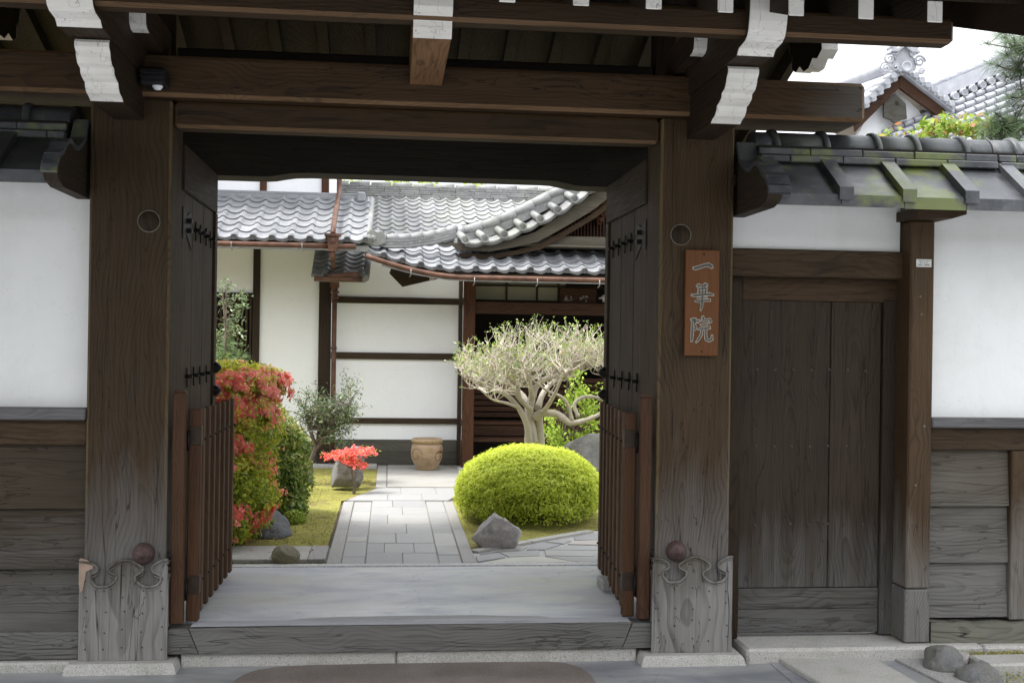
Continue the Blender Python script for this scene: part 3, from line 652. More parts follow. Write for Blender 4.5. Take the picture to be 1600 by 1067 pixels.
# ------------------------------------------------ low lattice half gates
def lattice(label, xp, xs0, xe, s):
    t = thing('lattice_half_gate', label, 'lattice gate', (xp, .05, .2), 'low slatted half gates')
    post = part('post', MB().box(xp, xp+.062, .02, .062, .226, 1.333, .006), M['redpost'], t)
    part('cap', MB().prism([(xp-.001, 1.333), (xp+.063, 1.333), (xp+.05, 1.346), (xp+.012, 1.346)], .019, .063, 'Y'), M['redpost'], post)
    Y0, Y1 = .12, 1.27
    X = lambda y: xs0+(xe-xs0)*(y-Y0)/(Y1-Y0)
    st = part('stile', MB().box(X(Y0)-.03, X(Y0)+.03, .10, .145, .222, 1.25, .005), M['redpost'], t)
    for z in (1.12, .40):
        part('iron_band', MB().box(X(Y0)-.032, X(Y0)+.032, .097, .148, z-.045, z+.045, .002), M['iron' if 0 else 'bandp'], st)
        mb = MB(); a = (X(.14)-.026*s, .14, z); b_ = (X(1.28)-.026*s, 1.28, z); w_ = .012
        vs = []
        for p in (a, b_): vs += [(p[0]-w_, p[1], z-.03), (p[0]+w_, p[1], z-.03), (p[0]+w_, p[1], z+.03), (p[0]-w_, p[1], z+.03)]
        mb.add(vs, [(0, 1, 2, 3), (7, 6, 5, 4), (0, 4, 5, 1), (1, 5, 6, 2), (2, 6, 7, 3), (3, 7, 4, 0)])
        part('rail', mb, M['slatX'], t)
    for i in range(7):
        y = .30+i*.158; x = X(y)
        sl = part('slat', MB().box(x-.013, x+.013, y-.022, y+.022, .235, 1.243, .004), M['slat'], t)
        for z in (1.09, .39): part('stud', MB().lathe([(0, .012*s), (.006, .009*s), (.008, 0)], (x+.013*s, y, z), 6, 'X'), M['iron'], sl)
        part('tip', MB().add([(x-.013, y-.022, .235), (x+.013, y-.022, .235), (x+.013, y+.022, .235), (x-.013, y+.022, .235), (x, y, .222)], [(0, 1, 4), (1, 2, 4), (2, 3, 4), (3, 0, 4), (3, 2, 1, 0)]), M['slat'], sl)
    part('hinge', MB().tube([(xp+.066 if s > 0 else xp-.004, .075, 1.05), (xp+.066 if s > 0 else xp-.004, .075, 1.15)], .008, 8), M['iron'], t)
    part('hinge', MB().tube([(xp+.066 if s > 0 else xp-.004, .075, .33), (xp+.066 if s > 0 else xp-.004, .075, .43)], .008, 8), M['iron'], t)
M['bandp'] = plain('dark_bronze_band', (.035, .022, .014), .5, .3)
lattice('low dark slatted half gate swung open beside the left gate post', -1.027, -.935, -.915, 1)
lattice('low dark slatted half gate swung open beside the right gate post', 1.245, 1.213, 1.285, -1)
tag(box('granite_doorstop', M['granite'], None, 1.205, 1.31, .76, .93, .2, .262, .008), 'small granite block on the gate floor at the foot of the right half gate', 'door stop')
# ------------------------------------------------ name plaque
pq = thing('name_plaque', 'brown wooden nameplate with three carved characters on the right gate post', 'nameplate', (1.535, -.03, 1.54))
part('board', MB().box(1.449, 1.621, -.034, -.008, 1.543, 2.068, .003), M['plaque'], pq)
fill = plain('carved_dark_fill', (.10, .092, .078), .7, 0, .3, 90); rim = plain('carved_pale_rim', (.46, .44, .37), .7)
def brush(strokes, cx, cz, sc):
    def mk(grow):
        mb = MB()
        for st in strokes:
            L = []; Rr = []
            P = [Vector((a, b_)) for a, b_, c_ in st]
            for i, (a, b_, c_) in enumerate(st):
                d = (P[min(i+1, len(P)-1)]-P[max(i-1, 0)]).normalized(); n_ = Vector((-d.y, d.x)); h = c_/2+grow
                q_ = P[i]+(d*(-grow) if i == 0 else (d*grow if i == len(P)-1 else Vector((0, 0))))
                L.append(q_+n_*h); Rr.append(q_-n_*h)
            poly = [(cx+p.x*sc, cz+p.y*sc) for p in L+Rr[::-1]]
            yield poly
    a = MB(); b_ = MB(); k = 0
    for poly in mk(.055): a.prism(poly, -.0362-k*.00003, -.0335, 'Y'); k += 1
    for poly in mk(0): b_.prism(poly, -.0378-k*.00003, -.0335, 'Y'); k += 1
    part('carved_character_rim', a, rim, pq); part('carved_character', b_, fill, pq)
# strokes: (x, y, width) on a -1..1 square
brush([[(-.95, -.16, .16), (-.75, -.20, .30), (-.3, -.05, .28), (.2, .12, .26), (.6, .18, .36), (.92, .0, .30), (.98, -.12, .08)]], 1.534, 1.985, .05)
HANA = [[(-.42, 1.18, .12), (-.36, 1.02, .18), (-.40, .86, .10)], [(.30, 1.26, .16), (.26, 1.02, .22), (.16, .84, .1)], [(-.62, .96, .10), (0, 1.02, .15), (.55, 1.08, .14)],
        [(-.48, .62, .10), (0, .70, .16), (.52, .76, .16)], [(-.50, .30, .10), (0, .34, .14), (.48, .40, .14)], [(-.34, .80, .12), (-.30, .45, .15), (-.34, .02, .12)], [(.36, .86, .12), (.34, .45, .16), (.30, .02, .12)],
        [(-1.15, .02, .10), (-.85, -.02, .22), (0, .06, .20), (.85, .16, .26), (1.2, .06, .10)], [(-.52, -.26, .10), (0, -.22, .14), (.5, -.18, .14)], [(-.74, -.60, .10), (-.4, -.62, .18), (.3, -.52, .18), (.86, -.46, .22)],
        [(0, 1.0, .10), (.02, .4, .15), (.0, -.5, .20), (-.04, -1.1, .20), (-.14, -1.55, .06)]]
brush(HANA, 1.534, 1.842, .048)
IN = [[(-.98, .95, .12), (-.80, .98, .2), (-.52, 1.0, .16), (-.50, .86, .2), (-.66, .52, .12), (-.50, .30, .18), (-.60, .02, .20), (-.72, -.02, .08)], [(-.86, .92, .10), (-.84, .2, .18), (-.86, -.5, .22), (-.90, -1.12, .12)],
      [(.14, 1.28, .14), (.22, 1.08, .22), (.24, .98, .08)], [(-.28, .92, .18), (-.34, .66, .14)], [(-.26, .86, .1), (.3, .92, .16), (.92, .98, .20), (.98, .84, .18), (.80, .66, .08)],
      [(-.06, .46, .1), (.3, .52, .15), (.62, .56, .14)], [(-.30, .04, .1), (.2, .12, .18), (.90, .22, .20)], [(.10, .08, .14), (.04, -.45, .18), (-.18, -.85, .18), (-.46, -1.2, .06)],
      [(.48, .12, .14), (.46, -.5, .20), (.54, -.92, .24), (.80, -1.02, .24), (1.08, -.90, .22), (1.1, -.5, .08)]]
brush(IN, 1.53, 1.672, .052)
part('nail', MB().lathe([(0, -.003), (.004, -.002), (.005, 0)], (1.541, -.034, 2.045), 6, 'Y'), M['iron'], pq)
part('nail', MB().lathe([(0, -.003), (.004, -.002), (.005, 0)], (1.536, -.034, 1.565), 6, 'Y'), M['iron'], pq)
# sensor lamp under the left bracket
t = thing('sensor_lamp', 'small black box lamp with white lens tucked beside the left bracket arm', 'lamp', (-1.1, -.1, 2.7))
hs_ = part('housing', MB().box(-1.16, -1.045, -.20, -.055, 2.750, 2.83, .012), M['leadp'], t)
part('louvre', MB().box(-1.155, -1.05, -.208, -.201, 2.78, 2.788, .001).box(-1.155, -1.05, -.208, -.201, 2.80, 2.808, .001), M['leadp'], hs_)
part('lens', MB().lathe([(0, -.022), (.014, -.019), (.023, -.008), (.025, .004)], (-1.082, -.16, 2.752), 16), plain('milky_plastic', (.8, .8, .82), .3), t)
# ---------------------------------------------------------------- tiled roof that caps the side walls
def wall_roof(parent, x0, x1, ph, ph1, ph2, bands):
    x = ph
    while x < x1:
        a, b_ = max(x, x0), min(x+.315, x1)
        if b_-a > .05:
            dz = random.uniform(-.003, .003)
            s = part('roof_slab', MB().prism([(-.305, 2.268+dz), (-.302, 2.326+dz), (-.03, 2.512+dz), (-.03, 2.455+dz)], a+.002, b_-.002, 'X'), M['tilew'], parent)
            if a == x:
                part('raised_rib', MB().prism([(-.316, 2.300+dz), (-.314, 2.362+dz), (-.045, 2.545+dz), (-.03, 2.505+dz), (-.30, 2.32+dz)], a-.012, a+.058, 'X'), M['tilew'], s)
            part('rear_slab', MB().prism([(.545, 2.268), (.542, 2.326), (.27, 2.512), (.27, 2.455)], a+.002, b_-.002, 'X'), M['tilew'], parent)
        x += .315
    part('roof_mortar', MB().box(x0, x1, -.02, .26, 2.45, 2.60, 0), M['dark'], parent)
    for ph_, y, z0, z1 in ((ph1, -.062, 2.513, 2.547), (ph2, -.034, 2.552, 2.587)):
        x = ph_
        while x < x1:
            a, b_ = max(x, x0), min(x+.273, x1)
            if b_-a > .03: part('ridge_course_tile', MB().box(a+.0015, b_-.0015, y+random.uniform(-.003, .003), .24-y, z0, z1+random.uniform(-.001, .001), .004), M['tilew'], parent)
            x += .273
    half = [(.12-.10*math.cos(math.pi*k/10), 2.592+.098*math.sin(math.pi*k/10)) for k in range(11)]
    bs = [x0]+[b_ for b_ in bands if x0 < b_ < x1]+[x1]
    for a, b_ in zip(bs, bs[1:]):
        mb = MB().prism(half, a+.002, b_-.002, 'X'); mb.sm = [False, False]+[True]*10+[False]
        part('ridge_tile', mb, M['ridge'], parent)
    hb = [(.12-.113*math.cos(math.pi*k/10), 2.589+.113*math.sin(math.pi*k/10)) for k in range(11)]
    for b_ in bands:
        if not x0 < b_ < x1: continue
        n = 10; mb = MB(); prof = [(.100, -.018), (.113, -.014), (.116, 0), (.113, .014), (.100, .018)]; vs = []
        for r, h in prof:
            for k in range(n+1): vs.append((b_+h-.01*math.sin(math.pi*k/n), .12-r*math.cos(math.pi*k/n), 2.590+r*math.sin(math.pi*k/n)))
        mb.add(vs, [(i*(n+1)+k, i*(n+1)+k+1, (i+1)*(n+1)+k+1, (i+1)*(n+1)+k) for i in range(4) for k in range(n)], True)
        part('ridge_band', mb, M['ridge'], parent)
BR = [(0.2, 2.62), (0.053, 2.608), (-0.01, 2.507), (-0.064, 2.474), (-0.126, 2.446), (-0.186, 2.44), (-0.23, 2.458), (-0.273, 2.456), (-0.322, 2.431), (-0.361, 2.393), (-0.417, 2.368), (-0.446, 2.331), (-0.456, 2.297), (-0.422, 2.266), (-0.339, 2.249), (0.03, 2.25), (.2, 2.25)]
def wall_barge(parent, xa, xb, s):
    b_ = part('bargeboard', MB().prism(BR, xa, xb, 'X'), M['deepY'], parent)
    # stepped capping tiles that follow the upper edge
    up_ = BR[1:13]
    for i in range(len(up_)-1):
        p, q_ = Vector(up_[i]), Vector(up_[i+1]); d = (q_-p).normalized(); n_ = Vector((d.y, -d.x))*-1
        if n_.dot(Vector((-.3, 1))) < 0: n_ = -n_
        part('capping_tile', MB().prism([tuple(p+n_*.001), tuple(q_+n_*.001), tuple(q_+n_*.022), tuple(p+n_*.022)], xa-.004 if s < 0 else xa-.004, xb+.035 if s > 0 else xb+.004, 'X'), M['tilew'], b_)

# ---------------------------------------------------------------- left wall
lw = thing('plaster_wall', 'white plaster wall with dark clapboard base left of the gate', 'wall', (-2.9, .2, 0))
part('plaster_panel', MB().box(-4.4, -1.422, .10, .16, 1.25, 2.46, 0), M['plaster'], lw)
part('ledge', MB().box(-4.4, -1.424, .0, .16, 1.198, 1.254, .006), M['ledge'], lw)
part('rail', MB().box(-4.4, -1.426, .045, .12, 1.078, 1.196, .005), M['railX'], lw)
for z0, z1, y in ((.776, 1.094, .050), (.492, .79, .050), (.17, .506, .050)):
    mb = MB(); mb.prism([(y+.028, z1), (y, z0), (y+.018, z0), (y+.045, z1)], -4.4, -1.428, 'X'); part('clapboard', mb, M['clapX'], lw)
part('ground_sill', MB().box(-4.4, -1.436, .012, .14, .068, .198, .008), M['sill'], lw)
for a, b_ in ((-4.4, -2.6), (-2.596, -1.46)): part('footing_stone', MB().box(a, b_, -.02, .2, -.03, .066, .01), M['granitel'], lw)
part('back_plaster', MB().box(-4.4, -1.422, .17, .21, .1, 2.46, 0), M['plaster'], lw)
wall_roof(lw, -4.4, -1.52, -4.4+.09, -4.33, -4.2, [-4.0, -3.55, -3.1, -2.65, -2.2, -1.72])
wall_barge(lw, -1.50, -1.44, -1)

# ---------------------------------------------------------------- right bay with the side door
sb = thing('side_door_bay', 'low side doorway with dark two-plank nailed door right of the gate', 'side door', (2.2, .2, 0))
part('door_lintel', MB().box(1.702, 2.632, .085, .20, 1.950, 2.092, .006), M['railX'], sb)
part('plaster_panel', MB().box(1.702, 2.622, .115, .17, 2.092, 2.47, 0), M['plaster'], sb)
part('door_header', MB().box(1.802, 2.66, .165, .24, 1.832, 1.951, .004), M['beamX'], sb)
part('jamb', MB().box(1.702, 1.80, .155, .24, .09, 1.949, .004), M['beamZ'], sb)
part('jamb', MB().box(2.56, 2.655, .155, .24, .10, 1.845, .004), M['sdoor'], sb)
part('jamb', MB().box(2.658, 2.70, .135, .24, .10, 1.95, .004), M['beamZ'], sb)
M['nailp'] = plain('dusty_nail_head', (.055, .048, .042), .6)
dl = part('door_leaf', MB().box(1.80, 2.56, .20, .235, .12, 1.84, .003), M['dark'], sb)
for a, b_ in ((1.803, 2.281), (2.285, 2.557)): part('plank', MB().box(a, b_, .178, .199, .345, 1.838, .003), M['sdoor'], dl)
part('bottom_rail', MB().box(1.803, 2.557, .172, .199, .112, .235, .003), M['sdoorX'], dl)
part('bottom_rail', MB().box(1.803, 2.557, .171, .199, .237, .342, .003), M['sdoorX'], dl)
nm = None
for z in (1.475, 1.078, .672):
    for i in range(7):
        x = 1.888+i*.0975+random.uniform(-.003, .003)
        part('nail', MB().lathe([(0, -.006), (.005, -.005), (.0085, 0)], (x, .178, z+random.uniform(-.004, .004)), 7, 'Y'), M['nailp'], dl)
ps = part('post', MB().box(2.628, 2.755, .0, .17, .372, 2.246, .008), M['spost'], sb)
part('post_foot', MB().box(2.623, 2.756, -.003, .173, .098, .368, .006), M['foot'], sb, 'greenish replaced post foot')
part('eave_arm', MB().prism([(2.60, 2.296), (2.86, 2.296), (2.86, 2.27), (2.79, 2.248), (2.60, 2.248)], -.12, .16, 'Y'), M['railX'], sb)
for z in (1.86, 1.77, 1.2, .9): part('nail', MB().lathe([(0, -.004), (.004, -.003), (.006, 0)], (2.68+random.uniform(-.01, .05), .0, z), 6, 'Y'), M['putty'], ps)
part('threshold_stone', MB().box(1.782, 3.02, -.06, .32, -.03, .093, .014), M['granitel'], sb)
part('wall_plate', MB().box(1.702, 2.86, .05, .16, 2.40, 2.46, .004), M['railX'], sb)
wall_roof(sb, 1.815, 3.07, 1.818, 1.965-.273, 2.078-.273, [1.93, 2.19, 2.465, 2.672, 2.933])
wall_barge(sb, 1.722, 1.79, 1)
pp = thing('stickered_notice', 'small white metal plate with tiny dark print near the top of the side door post', 'notice plate', (2.696, -.003, 2.03))
part('plate', MB().box(2.656, 2.737, -.0035, -.0005, 2.010, 2.050, .0012), plain('white_enamel', (.62, .62, .60), .35, 0, .08), pp)
mb = MB()
for z, xs in ((2.0405, [(2.667, 2.672), (2.674, 2.679), (2.681, 2.686), (2.692, 2.699), (2.705, 2.710), (2.713, 2.718), (2.721, 2.726)]), (2.032, [(2.676, 2.68), (2.684, 2.689), (2.698, 2.703), (2.709, 2.714)])):
    for a, b_ in xs: mb.box(a, b_, -.0042, -.0034, z-.002, z+.002, 0)
for a, b_ in ((2.664, 2.688), (2.694, 2.728)):
    mb.box(a, b_, -.0042, -.0034, 2.026, 2.0268, 0).box(a, b_, -.0042, -.0034, 2.0148, 2.0156, 0).box(a, a+.0008, -.0042, -.0034, 2.015, 2.026, 0).box(b_-.0008, b_, -.0042, -.0034, 2.015, 2.026, 0).box(a+.004, b_-.004, -.0042, -.0034, 2.019, 2.023, 0)
part('print', mb, plain('print_ink', (.12, .12, .12), .7), pp)

# ---------------------------------------------------------------- right wall
rw = thing('plaster_wall', 'white plaster wall with mossy slab roof and pale boards right of the side door', 'wall', (3.9, .2, 0))
part('plaster_panel', MB().box(2.758, 5.2, .09, .16, 1.24, 2.46, 0), M['plaster'], rw)
part('ledge', MB().box(2.757, 5.2, .0, .16, 1.192, 1.242, .006), M['ledge'], rw)
part('rail', MB().box(2.759, 5.2, .045, .12, 1.074, 1.190, .005), M['railX'], rw)
for x0, x1 in ((2.762, 3.205), (3.30, 5.2)):
    for z0, z1, y in ((.786, 1.086, .052), (.495, .80, .052), (.212, .506, .052)):
        part('clapboard', MB().prism([(y+.024, z1), (y, z0), (y+.018, z0), (y+.042, z1)], x0, x1, 'X'), M['clapR'], rw)
part('batten', MB().box(3.208, 3.297, .035, .12, .198, 1.072, .006), M['spost'], rw)
pf = [(2.765, .09), (5.2, .08), (5.2, .196), (4.6, .19), (4.1, .197), (3.7, .186), (3.30, .194), (3.21, .187), (3.14, .194), (3.02, .186), (2.95, .197), (2.88, .193), (2.765, .203)]
part('ground_sill', MB().prism(pf, .0, .14, 'Y'), M['sillmoss'], rw, 'cracked mossy ground timber')
for a, b_ in ((3.024, 4.3), (4.304, 5.2)): part('footing_stone', MB().box(a, b_, -.055, .3, -.03, .088, .012), M['granitel'], rw)
part('back_plaster', MB().box(2.758, 5.2, .17, .21, .1, 2.46, 0), M['plaster'], rw)
wall_roof(rw, 3.075, 5.2, 1.818+.315*4, 1.965-.273+.273*5, 2.078-.273+.273*4, [3.214, 3.49, 3.77, 4.05, 4.33, 4.6, 4.9])
M['disc'] = tilemat('eave_disc_tile', (.17, .175, .185), (.09, .092, .10), 0, .5, .3)
# ---------------------------------------------------------------- wavy roof tiles
def tile_mesh(name, w_, L, disc=False, n=9, lift=.016):
    mb = MB(); t_ = [i/(n-1) for i in range(n)]
    def zt(t):
        return -.016*math.sin(math.pi*t/.66) if t < .66 else .024*math.sin(math.pi*(t-.66)/.34)
    W_ = w_*1.02; x_ = [t*W_ for t in t_]; z_ = [zt(t) for t in t_]
    vs = [(x, 0, z+lift) for x, z in zip(x_, z_)]+[(x, L, z) for x, z in zip(x_, z_)]+[(x, .002, z+lift-.013) for x, z in zip(x_, z_)]
    fs = [(i, i+1, n+i+1, n+i) for i in range(n-1)]
    mb.add(vs, fs, True); 
    mb.add(vs[:n]+vs[2*n:], [(n+i, n+i+1, i+1, i) for i in range(n-1)])
    if disc:
        cx = W_*.83; f0 = len(mb.f); mb.lathe([(0, .003), (w_*.125, .003), (w_*.13, -.004), (w_*.165, -.004), (w_*.18, .002), (w_*.18, .05)], (cx, -.018, lift+.002), 12, 'Y', False)
        for k in range(3):
            a = 2*math.pi*k/3+.5; mb.lathe([(0, -.002), (w_*.035, .0), (w_*.035, .005)], (cx+w_*.055*math.cos(a), -.016, lift+.002+w_*.055*math.sin(a)), 6, 'Y')
        f1 = len(mb.f)
        # hanging lip of the eave tile
        lip = [(x, -.003, z+lift) for x, z in zip(x_, z_)]+[(x, -.003, min(z, 0)+lift-.032+.006*math.sin(t*9)) for x, z, t in zip(x_, z_, t_)]
        mb.add(lip, [(n+i, n+i+1, i+1, i) for i in range(n-1)])
    me = mb.mesh(name, False)
    if disc: me.polygons.foreach_set('material_index', [1 if f0 <= i < f1 else 0 for i in range(len(me.polygons))])
    return me
def tiles(parent, origin, w_, expo, slope, cols, rows, mat, zf=None, skip=None, axis_x=(1, 0, 0), discs=True):
    ax = Vector(axis_x).normalized(); hor = Vector((-ax.y, ax.x, 0)); upd = (hor*math.cos(slope)+Vector((0, 0, 1))*math.sin(slope)); nn = ax.cross(upd)
    A = tile_mesh('roof_tile', w_, expo*1.18); B = tile_mesh('eave_tile', w_, expo*1.18, True)
    A.materials.append(mat); B.materials.append(mat); B.materials.append(M['disc'])
    base = Matrix((ax, upd, nn)).transposed()
    for j in range(rows):
        for i in range(cols):
            if skip and skip(i, j): continue
            p = Vector(origin)+ax*(i*w_)+upd*(j*expo); extra = 0; roll = 0
            if zf:
                extra = zf(i+.5, j); roll = math.atan2(zf(i+1, j)-zf(i, j), w_)
            p = p+Vector((0, 0, extra))
            mm = base @ Matrix.Rotation(-roll, 3, 'Y') @ Matrix.Rotation(random.uniform(-.012, .012), 3, 'Z') @ Matrix.Rotation(random.uniform(-.012, .012), 3, 'X')
            eave = j == 0 and discs
            o = link('eave_tile' if eave else 'roof_tile', B if eave else A, None, parent, p, mm.to_euler())

# ---------------------------------------------------------------- main house: white plaster wing with tiled roofs
HY = 7.2
hs1 = thing('main_house', 'white plaster house wing with grey wavy tile roof behind the azaleas', 'house', (-1.4, 8.2, .2))
def hp(x0, x1, z0, z1, y0=HY-.035, y1=HY+.05, m_='hpost', nm='post', par=None, b=.004): return part(nm, MB().box(x0, x1, y0, y1, z0, z1, b), M[m_], par or hs1)
for x0, x1, z0, z1 in ((-3.4, -1.505, 2.09, 2.75), (-1.43, -.79, .47, 2.75), (-3.4, -2.13, .47, 2.09)):
    part('plaster_panel', MB().box(x0, x1, HY, HY+.08, z0, z1, 0), M['plaster2'], hs1)
hp(-1.505, -1.43, .2, 2.75); hp(-2.13, -2.06, .2, 2.75); hp(-.786, -.655, .2, 2.66, HY-.06, HY+.06)
hp(-3.4, -.79, .21, .47, HY-.02, HY, 'hgrey', 'base_board')
hp(-2.06, -1.507, 2.03, 2.09, HY-.03, HY+.04, 'hrail', 'window_head'); hp(-2.06, -1.507, 1.22, 1.28, HY-.03, HY+.04, 'hrail', 'window_sill')
hp(-2.06, -1.507, .47, 1.22, HY, HY+.08, 'plaster2', 'plaster_panel', None, 0)
wn = part('slatted_window', MB().box(-2.06, -1.507, HY+.03, HY+.05, 1.28, 2.03, 0), M['dark'], hs1)
for k in range(12): part('slat', MB().box(-2.045+k*.046, -2.02+k*.046, HY-.018, HY+.02, 1.28, 2.03, .003), M['hpost'], wn)
# lower roof
w_ = .189; sl1 = math.atan(.445); e1 = .205
rfp = part('roof', MB().add([(-3.3, 6.24, 2.555), (-.235, 6.24, 2.555), (-.235, 7.62, 3.168), (-3.3, 7.62, 3.168), (-3.3, 6.24, 2.50), (-.235, 6.24, 2.50), (-.235, 7.62, 3.11), (-3.3, 7.62, 3.11)], [(0, 1, 2, 3), (7, 6, 5, 4), (0, 4, 5, 1), (1, 5, 6, 2), (2, 6, 7, 3), (3, 7, 4, 0)]), M['tileb'], hs1)
tiles(rfp, (-.235-16*w_, 6.2, 2.607), w_, e1, sl1, 16, 7, M['tile'])
part('ridge_capping', MB().box(-3.3, -.33, 7.46, 7.60, 3.16, 3.215, .01).box(-3.3, -.36, 7.49, 7.60, 3.215, 3.25, .006), M['tile'], rfp)
part('ridge_end_tile', MB().box(-.40, -.30, 7.38, 7.62, 3.14, 3.26, .02), M['tile'], rfp)
part('verge_tile', MB().tube([(-.235, 6.2, 2.61), (-.235, 7.5, 3.19)], .035, 8), M['tileb'], rfp)
# gutter
def gutter(pts, par, r=.042):
    return part('gutter', MB().tube(pts, r, 10), M['copper'], par)
gutter([(-3.3, 6.15, 2.540), (-.36, 6.15, 2.540)], hs1, .027)
for x in (-1.6, -.9, -2.3, -2.9): part('gutter_hook', MB().tube([(x, 6.10, 2.56), (x, 6.11, 2.50), (x+.01, 6.13, 2.47)], .005, 4), M['stonehook'], hs1)
# second storey
for x0, x1 in ((-3.4, -2.07), (-2.0, -1.495), (-1.42, -.805)): part('plaster_panel', MB().box(x0, x1, 7.62, 7.70, 3.16, 4.5, 0), M['plaster2'], hs1)
for x0, x1 in ((-2.07, -2.0), (-1.495, -1.42), (-.805, -.725)): hp(x0, x1, 3.16, 4.5, 7.58, 7.72, 'hred')
part('side_wall', MB().box(-.80, -.73, 7.72, 10.2, 3.0, 4.5, 0), M['plaster2'], hs1)
part('upper_roof', MB().prism([(6.9, 4.42), (9.2, 5.5), (11.5, 4.42), (11.5, 4.52), (9.2, 5.62), (6.9, 4.52)], -3.8, -.55, 'X'), M['tileb'], hs1)
# downpipe with two hoppers
dp = part('downpipe', MB().tube([(-.60, 7.48, 4.4), (-.60, 7.48, 3.33), (-.598, 7.40, 3.24), (-.595, 6.22, 2.72), (-.595, 6.14, 2.66)], .028, 8), M['copper'], hs1)
def hopper(x, y, z):
    mb = MB()
    for (w0, w1, z0, z1) in ((.082, .082, .0, -.022), (.062, .044, -.022, -.155), (.05, .05, -.155, -.175)):
        vs = [(x-w0, y-w0*.7, z+z0), (x+w0, y-w0*.7, z+z0), (x+w0, y+w0*.7, z+z0), (x-w0, y+w0*.7, z+z0), (x-w1, y-w1*.7, z+z1), (x+w1, y-w1*.7, z+z1), (x+w1, y+w1*.7, z+z1), (x-w1, y+w1*.7, z+z1)]
        mb.add(vs, [(0, 1, 2, 3), (7, 6, 5, 4), (0, 4, 5, 1), (1, 5, 6, 2), (2, 6, 7, 3), (3, 7, 4, 0)])
    mb.lathe([(0, -.004), (.022, -.003), (.03, 0)], (x, y-.045, z-.07), 10, 'Y')
    return part('rain_hopper', mb, M['copper'], dp)
hopper(-.593, 6.12, 2.66)
part('pipe_bend', MB().tube([(-.593, 6.12, 2.49), (-.593, 6.14, 2.42), (-.60, 6.50, 2.34), (-.61, 6.95, 2.38), (-.612, 7.0, 2.34)], [.026, .028, .024, .026, .026], 8), M['copper'], dp)
hopper(-.612, 7.04, 2.345)
mb = MB()
for k, (r, z) in enumerate(((.045, 2.165), (.034, 2.14), (.05, 2.11), (.034, 2.08), (.046, 2.05))): mb.lathe([(r*.7, .014), (r, .01), (r, -.01), (r*.7, -.014)], (-.612, 7.06, z), 10)
part('pipe_collar', mb, M['copper'], dp)
part('pipe_run', MB().tube([(-.612, 7.06, 2.18), (-.612, 7.06, .24)], .026, 8), M['copper'], dp)
for z in (1.5, .9): part('pipe_clip', MB().tube([(-.612, 7.06, z-.012), (-.612, 7.06, z+.012)], .032, 8), M['boss'], dp)
# little pent roof below the junction
pt = part('pent_roof', MB().add([(-.80, 6.6, 2.235), (-.27, 6.6, 2.235), (-.27, 7.2, 2.56), (-.80, 7.2, 2.56), (-.8, 6.6, 2.2), (-.27, 6.6, 2.2), (-.27, 7.2, 2.5), (-.8, 7.2, 2.5)], [(0, 1, 2, 3), (7, 6, 5, 4), (0, 4, 5, 1), (1, 5, 6, 2), (2, 6, 7, 3), (3, 7, 4, 0)]), M['tileb'], hs1)
tiles(pt, (-.835, 6.56, 2.262), .185, .11, math.atan(.54), 3, 6, M['tileb'])
part('hip_tile', MB().tube([(-.27, 6.55, 2.24), (-.25, 7.15, 2.58)], .04, 8), M['tileb'], pt)
part('gutter', MB().tube([(-.80, 6.50, 2.225), (-.30, 6.50, 2.225)], .026, 8), M['copper'], pt)
part('gutter', MB().tube([(-.66, 6.50, 2.25), (-.34, 6.48, 2.285)], .028, 8), M['copper'], pt)

# far roof of the main house with its stacked ridge
w2 = .186; sl2 = math.atan(.41)
far = thing('rear_hall', 'grey tiled hall roof with stacked ridge rising behind the porch', 'building', (1.2, 10, .2))
def sl_z(y): return 2.84+.41*(y-8.8)
fr = part('roof', MB().add([(-.34, 8.85, 2.83), (4.2, 8.85, 2.83), (4.2, 10.7, 3.60), (-.34, 10.7, 3.60), (-.34, 8.85, 2.76), (4.2, 8.85, 2.76), (4.2, 10.7, 3.52), (-.34, 10.7, 3.52)], [(0, 1, 2, 3), (7, 6, 5, 4), (0, 4, 5, 1), (1, 5, 6, 2), (2, 6, 7, 3), (3, 7, 4, 0)]), M['tileb'], far)
tiles(fr, (-.34, 8.8, 2.86), w2, .20, sl2, 19, 10, M['tileb'])
part('wall', MB().box(-.6, 4.0, 9.3, 9.4, .2, 2.95, 0), M['plaster2'], far)
part('rear_slope', MB().add([(-.9, 10.7, 3.6), (4.2, 10.7, 3.6), (4.2, 12.8, 2.8), (-.9, 12.8, 2.8)], [(0, 1, 2, 3)]), M['tileb'], far)
rb = part('ridge', MB().box(-.90, 4.2, 10.62, 10.84, 3.55, 3.76, .01), M['dark'], far)
for r in range(6):
    x = -.90-random.uniform(0, .2); z = 3.585+r*.032
    while x < 4.2:
        l = random.uniform(.20, .30); a, b_ = max(x, -.9), min(x+l, 4.2)
        if b_-a > .03: part('ridge_course_tile', MB().box(a+.002, b_-.002, 10.57+r*.006+random.uniform(-.006, .006), 10.86, z, z+.028, .003), M['tileb'], rb)
        x += l
for k in range(17):
    x = -.9+k*.30; part('ridge_tile', MB().tube([(x, 10.73, 3.775), (x+.28, 10.73, 3.782)], [.050, .060], 8), M['tileb'], rb)
part('ridge_tile', MB().tube([(-.62, 9.2, 3.06), (-.62, 10.6, 3.6)], .05, 8), M['tileb'], rb)

# ---------------------------------------------------------------- entrance porch
en = thing('entrance_porch', 'house entrance with curved gable roof, copper gutter and dark open porch', 'porch', (1.6, 7.2, .2))
def box2(nm, m_, x0, x1, y0, y1, z0, z1, b=.004, par=None, label=None): return part(nm, MB().box(x0, x1, y0, y1, z0, z1, b), M[m_], par or en, label)
